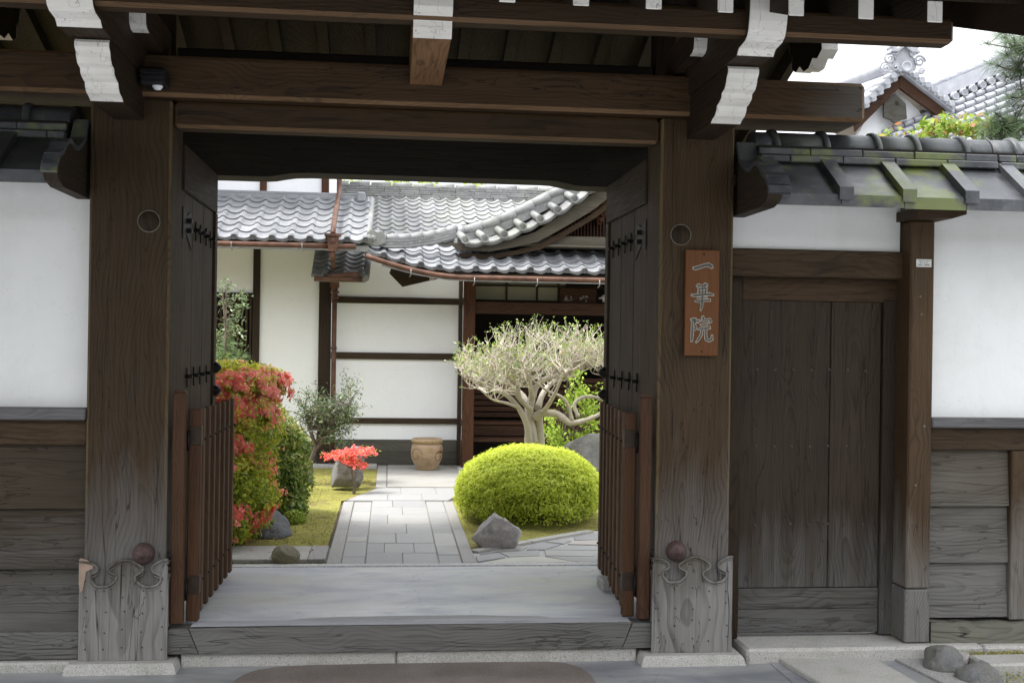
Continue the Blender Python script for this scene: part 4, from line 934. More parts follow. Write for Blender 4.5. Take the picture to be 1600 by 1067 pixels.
# wall left of the porch opening
for z0, z1 in ((.49, .668), (.73, 1.38), (1.455, 2.0), (2.07, 2.60)): box2('plaster_panel', 'plaster2', -.65, .755, HY, HY+.08, z0, z1, 0)
for z0, z1 in ((.668, .73), (1.38, 1.455), (1.998, 2.07)): box2('rail', 'hrail', -.65, .757, HY-.03, HY+.05, z0, z1)
box2('base_board', 'hgrey', -.65, .757, HY-.02, HY+.05, .205, .355); box2('base_board', 'hgrey', -.65, .757, HY-.017, HY+.05, .357, .488)
box2('corner_post', 'hpost', .757, .795, HY-.06, HY+.05, .2, 2.6)
# return wall and red pillar
for z0, z1 in ((.49, .668), (.73, 1.38), (1.455, 2.0), (2.07, 2.6)): part('plaster_panel', MB().box(.80, .83, 6.93, HY-.06, z0, z1, 0), M['plaster2'], en)
for z0, z1 in ((.668, .73), (1.38, 1.455), (1.998, 2.07)): part('rail', MB().box(.785, .83, 6.93, HY-.06, z0, z1), M['hrail'], en)
part('base_board', MB().box(.79, .83, 6.93, HY-.06, .205, .488), M['hgrey'], en)
for x in (.79, 3.0): box2('pillar', 'hred', x, x+.125, 6.80, 6.93, .2, 2.36, .006, None, 'reddish porch pillar')
box2('pillar_stone', 'granitel', .74, .96, 6.76, 6.97, .18, .225, .01)
# porch interior
box2('porch_beam', 'hredX', .915, 3.0, 6.83, 6.93, 1.90, 2.03); box2('porch_beam', 'hredX', .80, 3.2, 6.80, 6.92, 2.30, 2.40)
M['shadeplaster'] = plaster('shade_darkened_plaster', (.26, .25, .17), (.18, .17, .11), .4)  # plaster with the deep porch shade put into its colour
box2('frieze_plaster', 'shadeplaster', .916, 1.93, 6.99, 7.02, 2.06, 2.27, 0); box2('frieze_rail', 'hrail', .916, 3.0, 6.96, 6.985, 2.205, 2.225)
for x in (1.26, 1.60, 1.84): box2('frieze_post', 'hrail', x, x+.02, 6.965, 6.99, 2.06, 2.27)
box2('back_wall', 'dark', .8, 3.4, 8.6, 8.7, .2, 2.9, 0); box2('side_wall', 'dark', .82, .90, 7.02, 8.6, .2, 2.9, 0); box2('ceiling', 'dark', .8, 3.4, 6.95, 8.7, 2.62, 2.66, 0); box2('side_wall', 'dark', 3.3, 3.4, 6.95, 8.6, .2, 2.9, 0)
# horizontal boards of the entrance doors and steps
for k in range(7): box2('door_board', 'hredX', .93, 3.2, 7.60, 7.63, .72+k*.068, .774+k*.068, .004)
box2('step_board', 'hredX', .93, 3.2, 7.28, 7.60, .655, .69); box2('step_riser', 'hredX', .93, 3.2, 7.30, 7.33, .53, .653)
box2('step_board', 'hredX', .93, 3.2, 7.02, 7.29, .485, .522); box2('under_step', 'dark', .95, 3.2, 7.34, 7.4, .2, .53, 0)
# hanging board with pale marks, small shade lamp
sg = thing('hanging_board', 'dark board with small pale lettering hanging inside the porch', 'sign', (2.05, 6.9, 2.02))
part('board', MB().box(1.86, 2.27, 6.93, 6.95, 2.03, 2.20, .004), M['hredX'], sg)
mb = MB()
for cx in (1.95, 2.13):
    for k in range(9):
        a = cx+random.uniform(-.05, .05); z = 2.085+random.uniform(-.03, .035); h = random.random() < .5
        mb.box(a-(.016 if h else .004), a+(.016 if h else .004), 6.926, 6.93, z-(.004 if h else .014), z+(.004 if h else .014), 0)
part('lettering', mb, plain('pale_letter', (.35, .33, .3), .7), sg)
lp = thing('porch_lamp', 'white dish shade lamp hanging unlit in the porch', 'lamp', (2.36, 6.9, 2.07))
part('shade', MB().lathe([(.01, .045), (.02, .03), (.055, .012), (.06, 0), (.0, .004)], (2.345, 6.9, 2.085), 16), plain('white_enamel_shade', (.75, .75, .72), .4), lp)
part('bulb', MB().lathe([(0, -.035), (.014, -.03), (.018, -.015), (.01, 0)], (2.345, 6.9, 2.083), 10), plain('lamp_glass', (.6, .6, .55), .2), lp)
part('cord', MB().tube([(2.345, 6.9, 2.13), (2.345, 6.9, 2.31)], .004, 5), M['iron'], lp)
# skirt roof
def upz(x): return .20*max(0, (.72-x)/.95)**1.7
sk = part('skirt_roof', MB().add([(-.1+.35*i, y, 2.265+(.36*(y-6.25))+upz(-.1+.35*i)*.9-dz) for dz in (0, .05) for y in (6.25, 7.05) for i in range(10)],
    [(i, i+1, 10+i+1, 10+i) for i in range(9)]+[(30+i, 30+i+1, 20+i+1, 20+i) for i in range(9)]+[(20+i, 20+i+1, i+1, i) for i in range(9)]), M['tileb'], en)
tiles(sk, (-.235, 6.2, 2.337), w_, .165, math.atan(.37), 18, 5, M['tile'], lambda i, j: upz(-.235+i*w_)*(1-.08*j))
gutter([(x, 6.15, 2.250+upz(x)*.95) for x in [-.26+.12*k for k in range(30)]], en, .027)
for x in (.2, .85, 1.5, 2.15): part('gutter_hook', MB().tube([(x, 6.10, 2.25+upz(x)), (x+.0, 6.1, 2.19+upz(x)), (x-.015, 6.12, 2.17+upz(x))], .006, 4), M['stonehook'], en)
for k in range(8):
    x = .42+k*.36
    rr = part('rafter', MB().prism([(6.34, 2.225), (7.1, 2.5), (7.1, 2.56), (6.34, 2.275)], x-.022, x+.022, 'X'), M['beamY'], en)
    if x > .3: part('white_rafter_end', MB().box(x-.024, x+.024, 6.335, 6.341, 2.222, 2.274, .004), plain('dull_white_paint', (.42, .41, .37), .7) if 'dullw' not in M else M['dullw'], rr)
part('hip_rafter', MB().prism([(-.02, 2.30), (.12, 2.16), (.60, 2.28), (.60, 2.34), (.30, 2.36), (.02, 2.42)], 6.5, 6.6, 'Y'), M['beamY'], en)
part('eave_board', MB().add([(x, y, 2.27+upz(x)*.93+dz) for dz in (0, .03) for y in (6.22, 6.26) for x in [-.2+.35*i for i in range(10)]],
    [(i, i+1, 21+i, 20+i) for i in range(9)]+[(i+10, i+11, i+1, i) for i in range(9)]), M['beamY'], en)
# hip ridge on the skirt
hp_ = [(-.22, 6.36, 2.645), (-.08, 6.42, 2.60), (.18, 6.5, 2.615), (.45, 6.55, 2.665), (.68, 6.6, 2.735)]
for r, (dz, wd) in enumerate(((-.045, .075), (-.015, .065), (.015, .055))):
    for a, b_ in zip(hp_, hp_[1:]):
        a, b_ = Vector(a), Vector(b_); mb = MB(); vs = []
        for p in (a, b_):
            for sy in (-1, 1):
                for zz in (dz, dz+.026): vs.append((p.x, p.y+sy*wd, p.z+zz))
        mb.add(vs, [(0, 1, 3, 2), (4, 6, 7, 5), (0, 4, 5, 1), (2, 3, 7, 6), (0, 2, 6, 4), (1, 5, 7, 3)]); part('ridge_course_tile', mb, M['tileb'], sk)
for a, b_ in zip(hp_, hp_[1:]):
    a, b_ = Vector(a), Vector(b_)
    for k in (0, .5):
        p = a.lerp(b_, k); q_ = a.lerp(b_, k+.52); part('hip_tile', MB().tube([p+Vector((0, 0, .05)), q_+Vector((0, 0, .055))], [.045, .052], 8), M['tileb'], sk)
part('ridge_end_ornament', MB().prism([(-.30, 2.58), (-.25, 2.70), (-.20, 2.74), (-.15, 2.70), (-.08, 2.72), (-.06, 2.60), (-.15, 2.56)], 6.28, 6.36, 'Y').lathe([(0, -.01), (.03, -.008), (.035, 0)], (-.19, 6.28, 2.64), 10, 'Y'), M['tileb'], sk)
# curved verge of the gable
V = [(.70, 2.752), (.745, 2.766), (.936, 2.816), (1.121, 2.883), (1.292, 2.963), (1.484, 3.064), (1.66, 3.158), (1.843, 3.250), (2.071, 3.364), (2.30, 3.49), (2.55, 3.63)]
Dc = [(.766, 2.651), (.97, 2.67), (1.173, 2.715), (1.37, 2.802), (1.554, 2.888), (1.738, 2.989), (1.916, 3.110), (2.087, 3.231), (2.27, 3.36), (2.45, 3.49)]
gb = part('gable_roof', MB().prism([(a, b_-.035) for a, b_ in V]+[(a, b_-.10) for a, b_ in V[::-1]], 6.62, 9.6, 'Y'), M['tileb'], en)
for a, b_ in zip(V, V[1:]): part('verge_ridge_tile', MB().tube([(a[0]-.005, 6.60, a[1]), (b_[0]+.02, 6.60, b_[1]+.006)], [.054, .062], 10), M['tileb'], gb)
for i, (x, z) in enumerate(Dc):
    part('verge_round_tile', MB().tube([(x, 6.36, z+.006), (x-.065, 6.60, z+.095)], [.040, .036], 12).lathe([(.030, -.001), (.030, -.006), (.046, -.006), (.046, .01)], (x, 6.358, z+.006), 12, 'Y', False), M['tileb'], gb)
    if i < len(Dc)-1:
        x2, z2 = Dc[i+1]; mb = MB(); n = 7; vs = []
        for k in range(n):
            t = k/(n-1); xx = x+(x2-x)*t; zz = z+(z2-z)*t-.022*math.sin(math.pi*t)-.012; vs.append((xx, 6.40, zz))
        for k in range(n): v = vs[k]; vs.append((v[0]-.05, 6.60, v[2]+.06))
        for k in range(n): v = vs[k]; vs.append((v[0], 6.402, v[2]-.022))
        mb.add(vs, [(k, k+1, n+k+1, n+k) for k in range(n-1)]); mb.add(vs, [(2*n+k, 2*n+k+1, k+1, k) for k in range(n-1)])
        part('verge_flat_tile', mb, M['tileb'], gb, None, False)
        mb2 = MB(); mb2.add([(v[0], 6.425, v[2]-.012) for v in vs[:n]]+[(v[0], 6.425, v[2]-.042) for v in vs[:n]], [(n+k, n+k+1, k+1, k) for k in range(n-1)]); part('verge_under_tile', mb2, M['tileb'], gb, None, False)
part('verge_bed', MB().prism([(a, b_-.02) for a, b_ in V]+[(a, b_-.135) for a, b_ in V[::-1]], 6.56, 6.63, 'Y'), M['tileb'], gb)
bo = [(.597, 2.616), (1.008, 2.600), (1.262, 2.660), (1.523, 2.752), (1.777, 2.925), (2.04, 3.105), (2.30, 3.28), (2.55, 3.45)]
bl = [(.70, 2.56), (1.03, 2.55), (1.283, 2.60), (1.55, 2.665), (1.869, 2.85), (2.125, 3.01), (2.354, 3.19), (2.6, 3.37)]
part('bargeboard', MB().prism([(a, b_+.02) for a, b_ in bo]+bl[::-1], 6.50, 6.56, 'Y'), M['hgreyb'], gb)
part('bargeboard_moulding', MB().prism([(a+.01, b_-.03) for a, b_ in bl]+[(a+.04, b_-.075) for a, b_ in bl[::-1]], 6.56, 6.62, 'Y'), M['beamX'], gb)
# lattice in the gable and ledge below it
box2('gable_ledge', 'hgreyb', 1.35, 3.4, 6.62, 6.90, 2.655, 2.745, .006); box2('gable_ledge', 'hgreyb', 1.25, 3.4, 6.58, 6.88, 2.62, 2.652, .006)
lt = part('gable_lattice', MB().prism([(1.30, 2.66)]+[(a, b_-.08) for a, b_ in V if a > 1.25]+[(2.55, 2.66)], 6.90, 6.94, 'Y'), M['dark'], en)
for k in range(30): part('lattice_bar', MB().box(1.60+k*.036, 1.616+k*.036, 6.86, 6.895, 2.74, 2.98+.62*k*.036, .002), M['hred'], lt)
for k in range(3): part('lattice_rail', MB().box(1.6, 3.3, 6.895, 6.90, 2.80+k*.07, 2.812+k*.07, .001), M['hred'], lt)
mb = MB()
for (cx, cz, r) in ((2.18, 3.06, .05), (2.27, 2.99, .06), (2.36, 3.06, .05), (2.27, 3.12, .055), (2.08, 3.05, .035), (1.99, 3.01, .03), (2.27, 2.93, .035)):
    mb.tube([(cx+r*math.cos(a)*(1-a/14), 6.80-.01*math.sin(a), cz+r*math.sin(a)*(1-a/14)) for a in [k*.55 for k in range(16)]], .014, 6)
part('carved_pendant', mb.prism([(2.16, 3.1), (2.20, 2.98), (2.27, 2.90), (2.34, 2.98), (2.38, 3.1)], 6.82, 6.85, 'Y'), M['hred'], gb)

# ---------------------------------------------------------------- distant temple building at upper right
tb = thing('temple_building', 'pale tiled temple roofs with ornamented gable rising over the right wall', 'temple', (7.5, 11, 0))
TY = 10.0
M['dt'] = tilemat('pale_far_tile', (.46, .47, .50), (.34, .35, .38), 0, .4, .2)  # paler tile tone for the far roofs
part('gable_wall', MB().prism([(6.35, 4.2), (6.70, 4.9), (7.06, 5.30), (7.44, 4.98), (7.75, 4.6), (8.2, 4.2), (8.2, 3.2), (6.35, 3.2)], TY, TY+.1, 'Y'), M['plaster2'], tb)
part('gable_board', MB().prism([(6.42, 4.78), (7.055, 5.42), (7.055, 5.24), (6.42, 4.60)], TY-.22, TY-.16, 'Y'), M['hredX'], tb)
part('gable_board', MB().prism([(7.059, 5.42), (7.72, 4.96), (7.70, 4.82), (7.059, 5.24)], TY-.22, TY-.16, 'Y'), M['hredX'], tb)
part('gable_pendant', MB().prism([(6.86, 5.02), (7.02, 5.17), (7.18, 5.03), (7.20, 4.82), (7.11, 4.80), (7.04, 4.73), (6.97, 4.80), (6.86, 4.83)], TY-.16, TY-.12, 'Y'), M['hgrey'], tb)
part('pendant_boss', MB().lathe([(0, -.07), (.02, -.06), (.03, 0), (.05, .02)], (7.05, TY-.16, 5.04), 12, 'Y'), M['hgrey'], tb)
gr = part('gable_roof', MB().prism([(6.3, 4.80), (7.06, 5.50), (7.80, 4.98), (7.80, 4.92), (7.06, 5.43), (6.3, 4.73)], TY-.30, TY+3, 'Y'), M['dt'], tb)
for (xa, za), (xb, zb), n in (((6.40, 4.90), (7.0, 5.47), 7), ((7.14, 5.45), (7.76, 5.02), 8)):
    for k in range(n):
        t = k/(n-1); x, z = xa+(xb-xa)*t, za+(zb-za)*t
        part('verge_round_tile', MB().tube([(x, TY-.38, z), (x, TY-.1, z+.02)], .042, 10), M['dt'], gr)
        part('verge_flat_tile', MB().tube([(x+.04, TY-.34, z-.045), (x+.04, TY-.1, z-.03)], .035, 8), M['dt'], gr)
orn = part('ridge_end_ornament', MB().prism([(6.88, 5.46), (6.86, 5.60), (6.94, 5.66), (6.93, 5.74), (7.0, 5.78), (7.08, 5.78), (7.15, 5.74), (7.14, 5.66), (7.25, 5.60), (7.22, 5.46), (7.05, 5.52)], TY-.36, TY-.24, 'Y'), M['dt'], gr)
for (cx, cz, r0_) in ((6.83, 5.60, .095), (7.27, 5.58, .09), (6.78, 5.46, .07), (7.30, 5.44, .05), (6.92, 5.48, .06), (7.17, 5.68, .05), (6.92, 5.69, .05)):
    part('scroll', MB().tube([(cx+r0_*(1-k/17)*math.cos(k*.7), TY-.37-.002*k, cz+r0_*(1-k/17)*math.sin(k*.7)) for k in range(15)], .017, 6), M['dt'], orn)
part('disc', MB().lathe([(0, -.02), (.05, -.02), (.055, -.03), (.075, -.03), (.08, 0)], (7.08, TY-.37, 5.50), 16, 'Y'), M['dt'], orn)
for k, (x, z) in enumerate(((6.90, 5.78), (7.045, 5.87), (7.20, 5.76))): part('finial', MB().tube([(x, TY-.40, z), (x, TY-.2, z)], .042, 10), M['dt'], orn)
part('cap_course', MB().prism([(6.84, 5.73), (6.94, 5.74), (7.04, 5.82), (7.14, 5.74), (7.26, 5.72), (7.26, 5.69), (7.14, 5.70), (7.04, 5.77), (6.94, 5.70), (6.84, 5.69)], TY-.42, TY-.2, 'Y'), M['dt'], orn)
# ridge of the gable running back up to the left
a, b_ = Vector((6.95, TY+.0, 5.56)), Vector((6.55, TY+2.6, 5.62))
part('back_ridge', MB().tube([a, b_], .10, 8), M['dt'], gr)
# main slope at the right: stacked ridge rising to the right over rows of tiles
P0, P1 = Vector((7.55, TY+.1, 4.98)), Vector((10.4, TY+.1, 6.22)); d = P1-P0
def strip(nm, o0, o1, y0, y1, m_, par):
    poly = [(P0.x, P0.z+o0), (P1.x, P1.z+o0), (P1.x, P1.z+o1), (P0.x, P0.z+o1)]; return part(nm, MB().prism(poly, y0, y1, 'Y'), M[m_], par)
mr_ = strip('main_ridge', .10, .30, TY+.0, TY+.3, 'dt', tb)
part('ridge_crest', MB().tube([P0+Vector((0, .1, .33)), P1+Vector((0, .1, .33))], .04, 8), M['dt'], mr_)
strip('shadow_course', -.02, .03, TY+.02, TY+.3, 'tilew', mr_)
for k in range(22):
    p = P0+d*(k/21.); part('ridge_round_tile', MB().tube([(p.x, TY-.08, p.z+.03), (p.x+.02, TY+.1, p.z+.08)], .05, 10).lathe([(.034, 0), (.034, -.008), (.052, -.008)], (p.x, TY-.08, p.z+.03), 10, 'Y', False), M['dt'], mr_)
    if k % 2 == 0: part('crest_tile', MB().tube([p+Vector((0, .1, .35)), p+Vector((.16, .1, .35+.16*d.z/d.x))], [.035, .055], 8), M['dt'], mr_)
# tile field: plane falling forward from the ridge
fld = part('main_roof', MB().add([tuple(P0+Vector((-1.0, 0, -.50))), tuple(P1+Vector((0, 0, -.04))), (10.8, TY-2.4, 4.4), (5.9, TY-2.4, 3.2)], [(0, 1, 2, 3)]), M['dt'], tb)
rl = [Vector((6.9, TY-.05, 4.62)), Vector((10.4, TY-.05, 6.15))]
u_ = (rl[1]-rl[0]).normalized(); dn = Vector((.55, -.9, -.42)).normalized()
for r in range(9):
    for c in range(24):
        p = rl[0]+u_*(c*.165)+dn*(r*.17)
        part('roof_tile', MB().tube([p, p+u_*.15], [.052, .040], 7), M['dt'], fld)
part('descending_ridge', MB().tube([(8.35, TY-1.0, 4.55), (9.2, TY-.3, 5.15), (9.9, TY-.1, 5.5)], .10, 10), M['dt'], fld)
# ---------------------------------------------------------------- foliage helpers
def leaves(name, parent, mat, P, Nn, size, aspect=.45, up_bias=.3, tint=None, jitter=.8, fold=.25, kind='stuff', petal=False):
    P = np.asarray(P, float); n = len(P); Nn = np.asarray(Nn, float)+rng.normal(0, jitter, (n, 3)); Nn[:, 2] += up_bias
    Nn /= np.linalg.norm(Nn, axis=1)[:, None]+1e-9
    d = rng.normal(0, 1, (n, 3)); d -= Nn*(d*Nn).sum(1)[:, None]; d /= np.linalg.norm(d, axis=1)[:, None]+1e-9
    s = np.cross(Nn, d); L = (size*rng.uniform(.65, 1.3, n))[:, None]; W_ = L*aspect
    a = P-d*L*.5; c = P+d*L*.5; b_ = P+s*W_*.5+Nn*L*fold*.25; e_ = P-s*W_*.5+Nn*L*fold*.25
    V = np.stack([a, b_, c, e_], 1).reshape(-1, 3); ctr = V.mean(0); V = V-ctr
    me = bpy.data.meshes.new(name); me.vertices.add(4*n); me.vertices.foreach_set('co', V.ravel())
    me.loops.add(4*n); me.loops.foreach_set('vertex_index', np.arange(4*n, dtype=np.int32))
    me.polygons.add(n); me.polygons.foreach_set('loop_start', np.arange(0, 4*n, 4, dtype=np.int32))
    if hasattr(me.polygons[0], 'loop_total'):
        try: me.polygons.foreach_set('loop_total', np.full(n, 4, dtype=np.int32))
        except Exception: pass
    me.update(calc_edges=True)
    if tint is None: tint = rng.random(n)
    at_ = me.attributes.new('tint', 'FLOAT', 'FACE'); at_.data.foreach_set('value', np.clip(tint, 0, 1).astype(np.float32))
    o = link(name, me, mat, parent, ctr)
    if kind: o['kind'] = kind
    return o
def clumpnoise(P, f, seed=0):
    P = np.asarray(P)*f; r = np.random.default_rng(seed); out = np.zeros(len(P))
    for k in range(6):
        w_ = r.normal(0, 1, 3); w_ /= np.linalg.norm(w_); out += np.sin(P@w_*(1+k*.6)*3+r.random()*6.28)/(1+k*.35)
    return out/3
def blob(n, c, rad, shell=.35, noise=.12, nf=3., seed=1, flat=None):
    d = rng.normal(0, 1, (n, 3)); d /= np.linalg.norm(d, axis=1)[:, None]
    r = 1-shell*rng.random(n)**1.6+noise*clumpnoise(d, nf, seed)
    P = np.array(c)+d*np.array(rad)*r[:, None]
    if flat is not None: k = P[:, 2] > flat; P = P[k]; d = d[k]; r = r[k]
    return P, d, r
def branches(mb, base, tips, r0_, seg=4, jit=.05, n=5):
    for t_ in tips:
        a = Vector(base); b_ = Vector(t_); pts = []; L = (b_-a).length
        for k in range(seg+1):
            u = k/seg; p = a.lerp(b_, u); j = L*jit*math.sin(math.pi*u)
            pts.append(p+Vector((random.uniform(-j, j), random.uniform(-j, j), .12*L*math.sin(math.pi*u)*0+random.uniform(-j, j))))
        pts[0] = a; mb.tube(pts, [r0_*(1-.8*k/seg) for k in range(seg+1)], n, False)
bark = plain('grey_bark', (.16, .13, .10), .9, 0, .35, 25, .8); M['pale'] = granite('pale_smooth_bark', (.56, .50, .42), (.42, .37, .30), .25, .75, .35)
twigm = plain('pale_twig', (.60, .53, .45), .8, 0, .40, 9)
brownb = plain('brown_twig', (.12, .08, .05), .9)

# ---------------------------------------------------------------- moss beds
def bed(name, poly, mat, z, amp=.02, step=.05, tufts=None):
    xs = [p[0] for p in poly]; ys = [p[1] for p in poly]
    def inside(x, y):
        c = False; j = len(poly)-1
        for i in range(len(poly)):
            if (poly[i][1] > y) != (poly[j][1] > y) and x < (poly[j][0]-poly[i][0])*(y-poly[i][1])/(poly[j][1]-poly[i][1])+poly[i][0]: c = not c
            j = i
        return c
    b = bmesh.new(); nx = int((max(xs)-min(xs))/step)+1; ny = int((max(ys)-min(ys))/step)+1; g_ = {}
    for i in range(nx+1):
        for j in range(ny+1):
            x = min(xs)+i*step; y = min(ys)+j*step
            if inside(x, y): g_[i, j] = b.verts.new((x, y, z+amp*(.5+.5*math.sin(x*7+math.sin(y*5)*1.3)*math.cos(y*6.3+x))*min(1, 1)+random.uniform(-.004, .004)))
    for (i, j), v in g_.items():
        k = [(i+1, j), (i+1, j+1), (i, j+1)]
        if all(q_ in g_ for q_ in k): b.faces.new([v]+[g_[q_] for q_ in k])
    me = bpy.data.meshes.new(name); b.to_mesh(me); b.free(); me.polygons.foreach_set('use_smooth', [True]*len(me.polygons))
    o = setting(link(name, me, mat)); P = np.array([v.co[:] for v in me.vertices]); return o, P
def mossmat():
    m, t, p = newmat('garden_moss'); g = G(t); v = g.coords(False)
    n = g.noise(v, 2.6, 8, .65, .5); n2 = g.noise(v, 45, 5)
    c = g.ramp(n, [(.30, (.11, .08, .04)), (.44, (.25, .22, .05)), (.58, (.32, .31, .055)), (.75, (.22, .15, .07))])
    c = g.mix(g.mr(n2, .35, .7, .0, .55), c, (.10, .10, .025)); g.put(p.inputs['Base Color'], c); p.inputs['Roughness'].default_value = .95
    g.put(p.inputs['Normal'], g.bump(g.math('ADD', n2, n), 1., .02)); return m
mm_ = mossmat()
bedL = [(-2.9, 2.22), (-.36, 2.22), (-.36, 4.38), (-.10, 5.10), (-.10, 6.95), (-3.2, 6.95), (-3.2, 2.27)]
bL, PL = bed('moss_bed', bedL, mm_, .186, .022)
bedR = [(.55, 2.0), (1.0, 2.36), (1.55, 2.84), (2.4, 3.45), (3.6, 4.25), (3.6, 5.27), (.80, 5.27), (.55, 4.4)]
bR, PR = bed('moss_bed', bedR, mm_, .186, .022)
bedS = [(-2.6, 1.615), (-.40, 1.615), (-.40, 1.735), (-2.6, 1.735)]
bS, PS = bed('soil_strip', bedS, plain('leaf_litter', (.12, .10, .06), .95, 0, .5, 60, 1.), .165, .01, .03)
mossleaf = leafmat('moss_sprig', [(0, (.14, .13, .02)), (.5, (.29, .28, .05)), (1, (.42, .38, .09))], .8, .2)
for P0_, nm_, n_ in ((PL, 'moss_tufts', 26000), (PR, 'moss_tufts', 12000)):
    Pm = P0_[rng.integers(0, len(P0_), n_)]+rng.normal(0, .03, (n_, 3))*np.array([1, 1, .12])+np.array([0, 0, .006])
    k = clumpnoise(Pm, 1.8, 4) > -.1+rng.normal(0, .12, n_); Pm = Pm[k]
    ok = np.array([(-3.2 < p[0] < -.41 and 2.28 < p[1] < 6.9) or (p[0] < -.16+.33*0 and 5.2 < p[1] < 6.9) or (p[0] > .6 and p[1] > 2.2+(p[0]-.6)*.72) for p in Pm]); Pm = Pm[ok]
    o = leaves(nm_, None, mossleaf, Pm, np.tile([0, 0, .4], (len(Pm), 1)), .016, .4, .4, np.clip(.5+.5*clumpnoise(Pm, 2, 9)+rng.normal(0, .2, len(Pm)), 0, 1), 1.)
    tag(o, 'yellow green moss growing over the %s garden bed' % ('left' if P0_ is PL else 'right'), 'moss')
petal = leafmat('fallen_petal', [(0, (.65, .12, .08)), (.5, (.8, .22, .2)), (1, (.45, .22, .08))], .7, .2)
Pf = np.concatenate([np.column_stack([rng.uniform(-1.1, -.40, 130), rng.uniform(1.62, 1.73, 130), np.full(130, .180)]), np.column_stack([rng.uniform(-1.2, -.15, 26), rng.uniform(2.3, 5, 26), np.full(26, .225)]), np.column_stack([rng.uniform(-1.0, -.4, 12), rng.uniform(1.8, 2.2, 12), np.full(12, .208)])])
tag(leaves('fallen_petals', None, petal, Pf, np.tile([0, 0, 1], (len(Pf), 1)), .020, .7, .5, None, .4), 'scattered red fallen azalea petals on moss and soil', 'petals')
weed = leafmat('weed_leaf', [(0, (.06, .09, .02)), (1, (.18, .22, .04))])
Pw = np.column_stack([rng.uniform(-1.6, -.40, 900), rng.uniform(1.62, 1.735, 900), rng.uniform(.175, .20, 900)])
tag(leaves('litter', None, weed, Pw, np.tile([0, 0, .5], (900, 1)), .014, .4, .3), 'small weeds and leaf litter in the soil strip before the cross path', 'weeds')

# ---------------------------------------------------------------- rocks
def rock(name, c, rad, mat, label, seed, rough=.16, cuts=(), sub=4, parent=None, flat=.0, rot=0):
    b = bmesh.new(); bmesh.ops.create_icosphere(b, subdivisions=sub, radius=1); r = np.random.default_rng(seed)
    pl_ = [(r.normal(0, 1, 3), r.uniform(.62, .92)) for _ in range(11)]; pl_ = [(v/np.linalg.norm(v), d) for v, d in pl_]+[(np.array(v)/np.linalg.norm(v), d) for v, d in cuts]
    P = np.array([v.co[:] for v in b.verts]); 
    for v, d in pl_:
        h = P@v; k = h > d; P[k] -= np.outer((h[k]-d)*.96, v)
    P += P*(rough*.5*clumpnoise(P, 1.3, seed)+.045*clumpnoise(P, 4, seed+1)+.02*clumpnoise(P, 11, seed+2))[:, None]
    P[:, 2] = np.maximum(P[:, 2], -.55)
    Rz = np.array([[math.cos(rot), -math.sin(rot), 0], [math.sin(rot), math.cos(rot), 0], [0, 0, 1]]); P = (P*np.array(rad))@Rz.T
    for v, p in zip(b.verts, P): v.co = p
    me = bpy.data.meshes.new(name); b.to_mesh(me); b.free(); me.polygons.foreach_set('use_smooth', [True]*len(me.polygons))
    o = link(name, me, mat, parent, c)
    if label: tag(o, label, 'rock')
    return o
def rockmat(name, a, b_, c_, moss=0):
    m, t, p = newmat(name); g = G(t); v = g.coords(); n = g.noise(v, 13, 9, .7); n2 = g.noise(v, 6, 6, .6); f = g.noise(v, 90, 6, .7)
    c = g.mix(g.mr(n, .35, .65), b_, a); c = g.mix(g.mr(n2, .52, .64, 0, .8), c, c_); c = g.mix(g.mr(f, .3, .75, .2, 0), c, (.05, .05, .05))
    if moss: c = g.mix(g.mr(g.noise(v, 8, 5), .45, .65, 0, moss), c, (.17, .16, .05))
    g.put(p.inputs['Base Color'], c); p.inputs['Roughness'].default_value = .8; g.put(p.inputs['Normal'], g.bump(g.math('ADD', n, g.math('MULTIPLY', f, .35)), 1., .035)); return m
rk1 = rockmat('pale_veined_rock', (.66, .61, .57), (.40, .36, .35), (.82, .80, .77)); rk2 = rockmat('dark_slate_rock', (.17, .175, .19), (.09, .092, .10), (.24, .24, .25))
rk3 = rockmat('grey_boulder_rock', (.27, .265, .26), (.15, .15, .15), (.20, .19, .17), .25); rk4 = rockmat('mossy_yellow_rock', (.30, .27, .17), (.19, .17, .10), (.36, .33, .23), .5)
rock('garden_rock', (.745, 2.20, .265), (.19, .13, .20), rk1, 'pale pointed rock in front of the clipped dome shrub', 5, .2, [((-1, 0, 1.1), .62), ((.6, 0, 1.0), .62), ((0, -1, .2), .7), ((.2, -.8, .8), .7)])
rock('garden_rock', (-.86, 2.72, .25), (.20, .20, .17), rk2, 'dark slate rock under the tall azalea', 9, .2, [((.9, -.2, .8), .5), ((0, -.8, .7), .6)])
rock('garden_rock', (-.625, 1.69, .225), (.098, .08, .085), rk4, 'small mossy yellow stone in the soil strip by the gate floor', 14)
rock('garden_rock', (-.37, 5.2, .37), (.19, .14, .27), rk2 if 0 else rk3, 'upright grey rock behind the small red azalea', 21, .25, [((0, -1, .1), .6), ((-.25, 0, 1), .72), ((1, -.3, .15), .62), ((-1, -.2, .2), .66)])
rock('garden_rock', (1.95, 4.75, .42), (.46, .35, .36), rk3, 'large grey boulder behind the clipped dome shrub', 25, .12)
rock('garden_rock', (1.72, 4.4, .30), (.16, .14, .15), rk3, 'smaller stone at the foot of the large boulder', 31)
rock('edge_stone', (2.735, -.20, .05), (.115, .12, .085), rk3, 'dark grey stone at the end of the granite slabs', 33, .15)
rock('edge_stone', (2.80, -.40, .04), (.10, .13, .075), rk3, 'lower grey stone nearest the bottom edge at right', 37, .15)
rock('edge_stone', (2.875, -.12, .045), (.04, .04, .04), rk1, 'small pale stone between grey stone and kerb', 41, .1, sub=3)
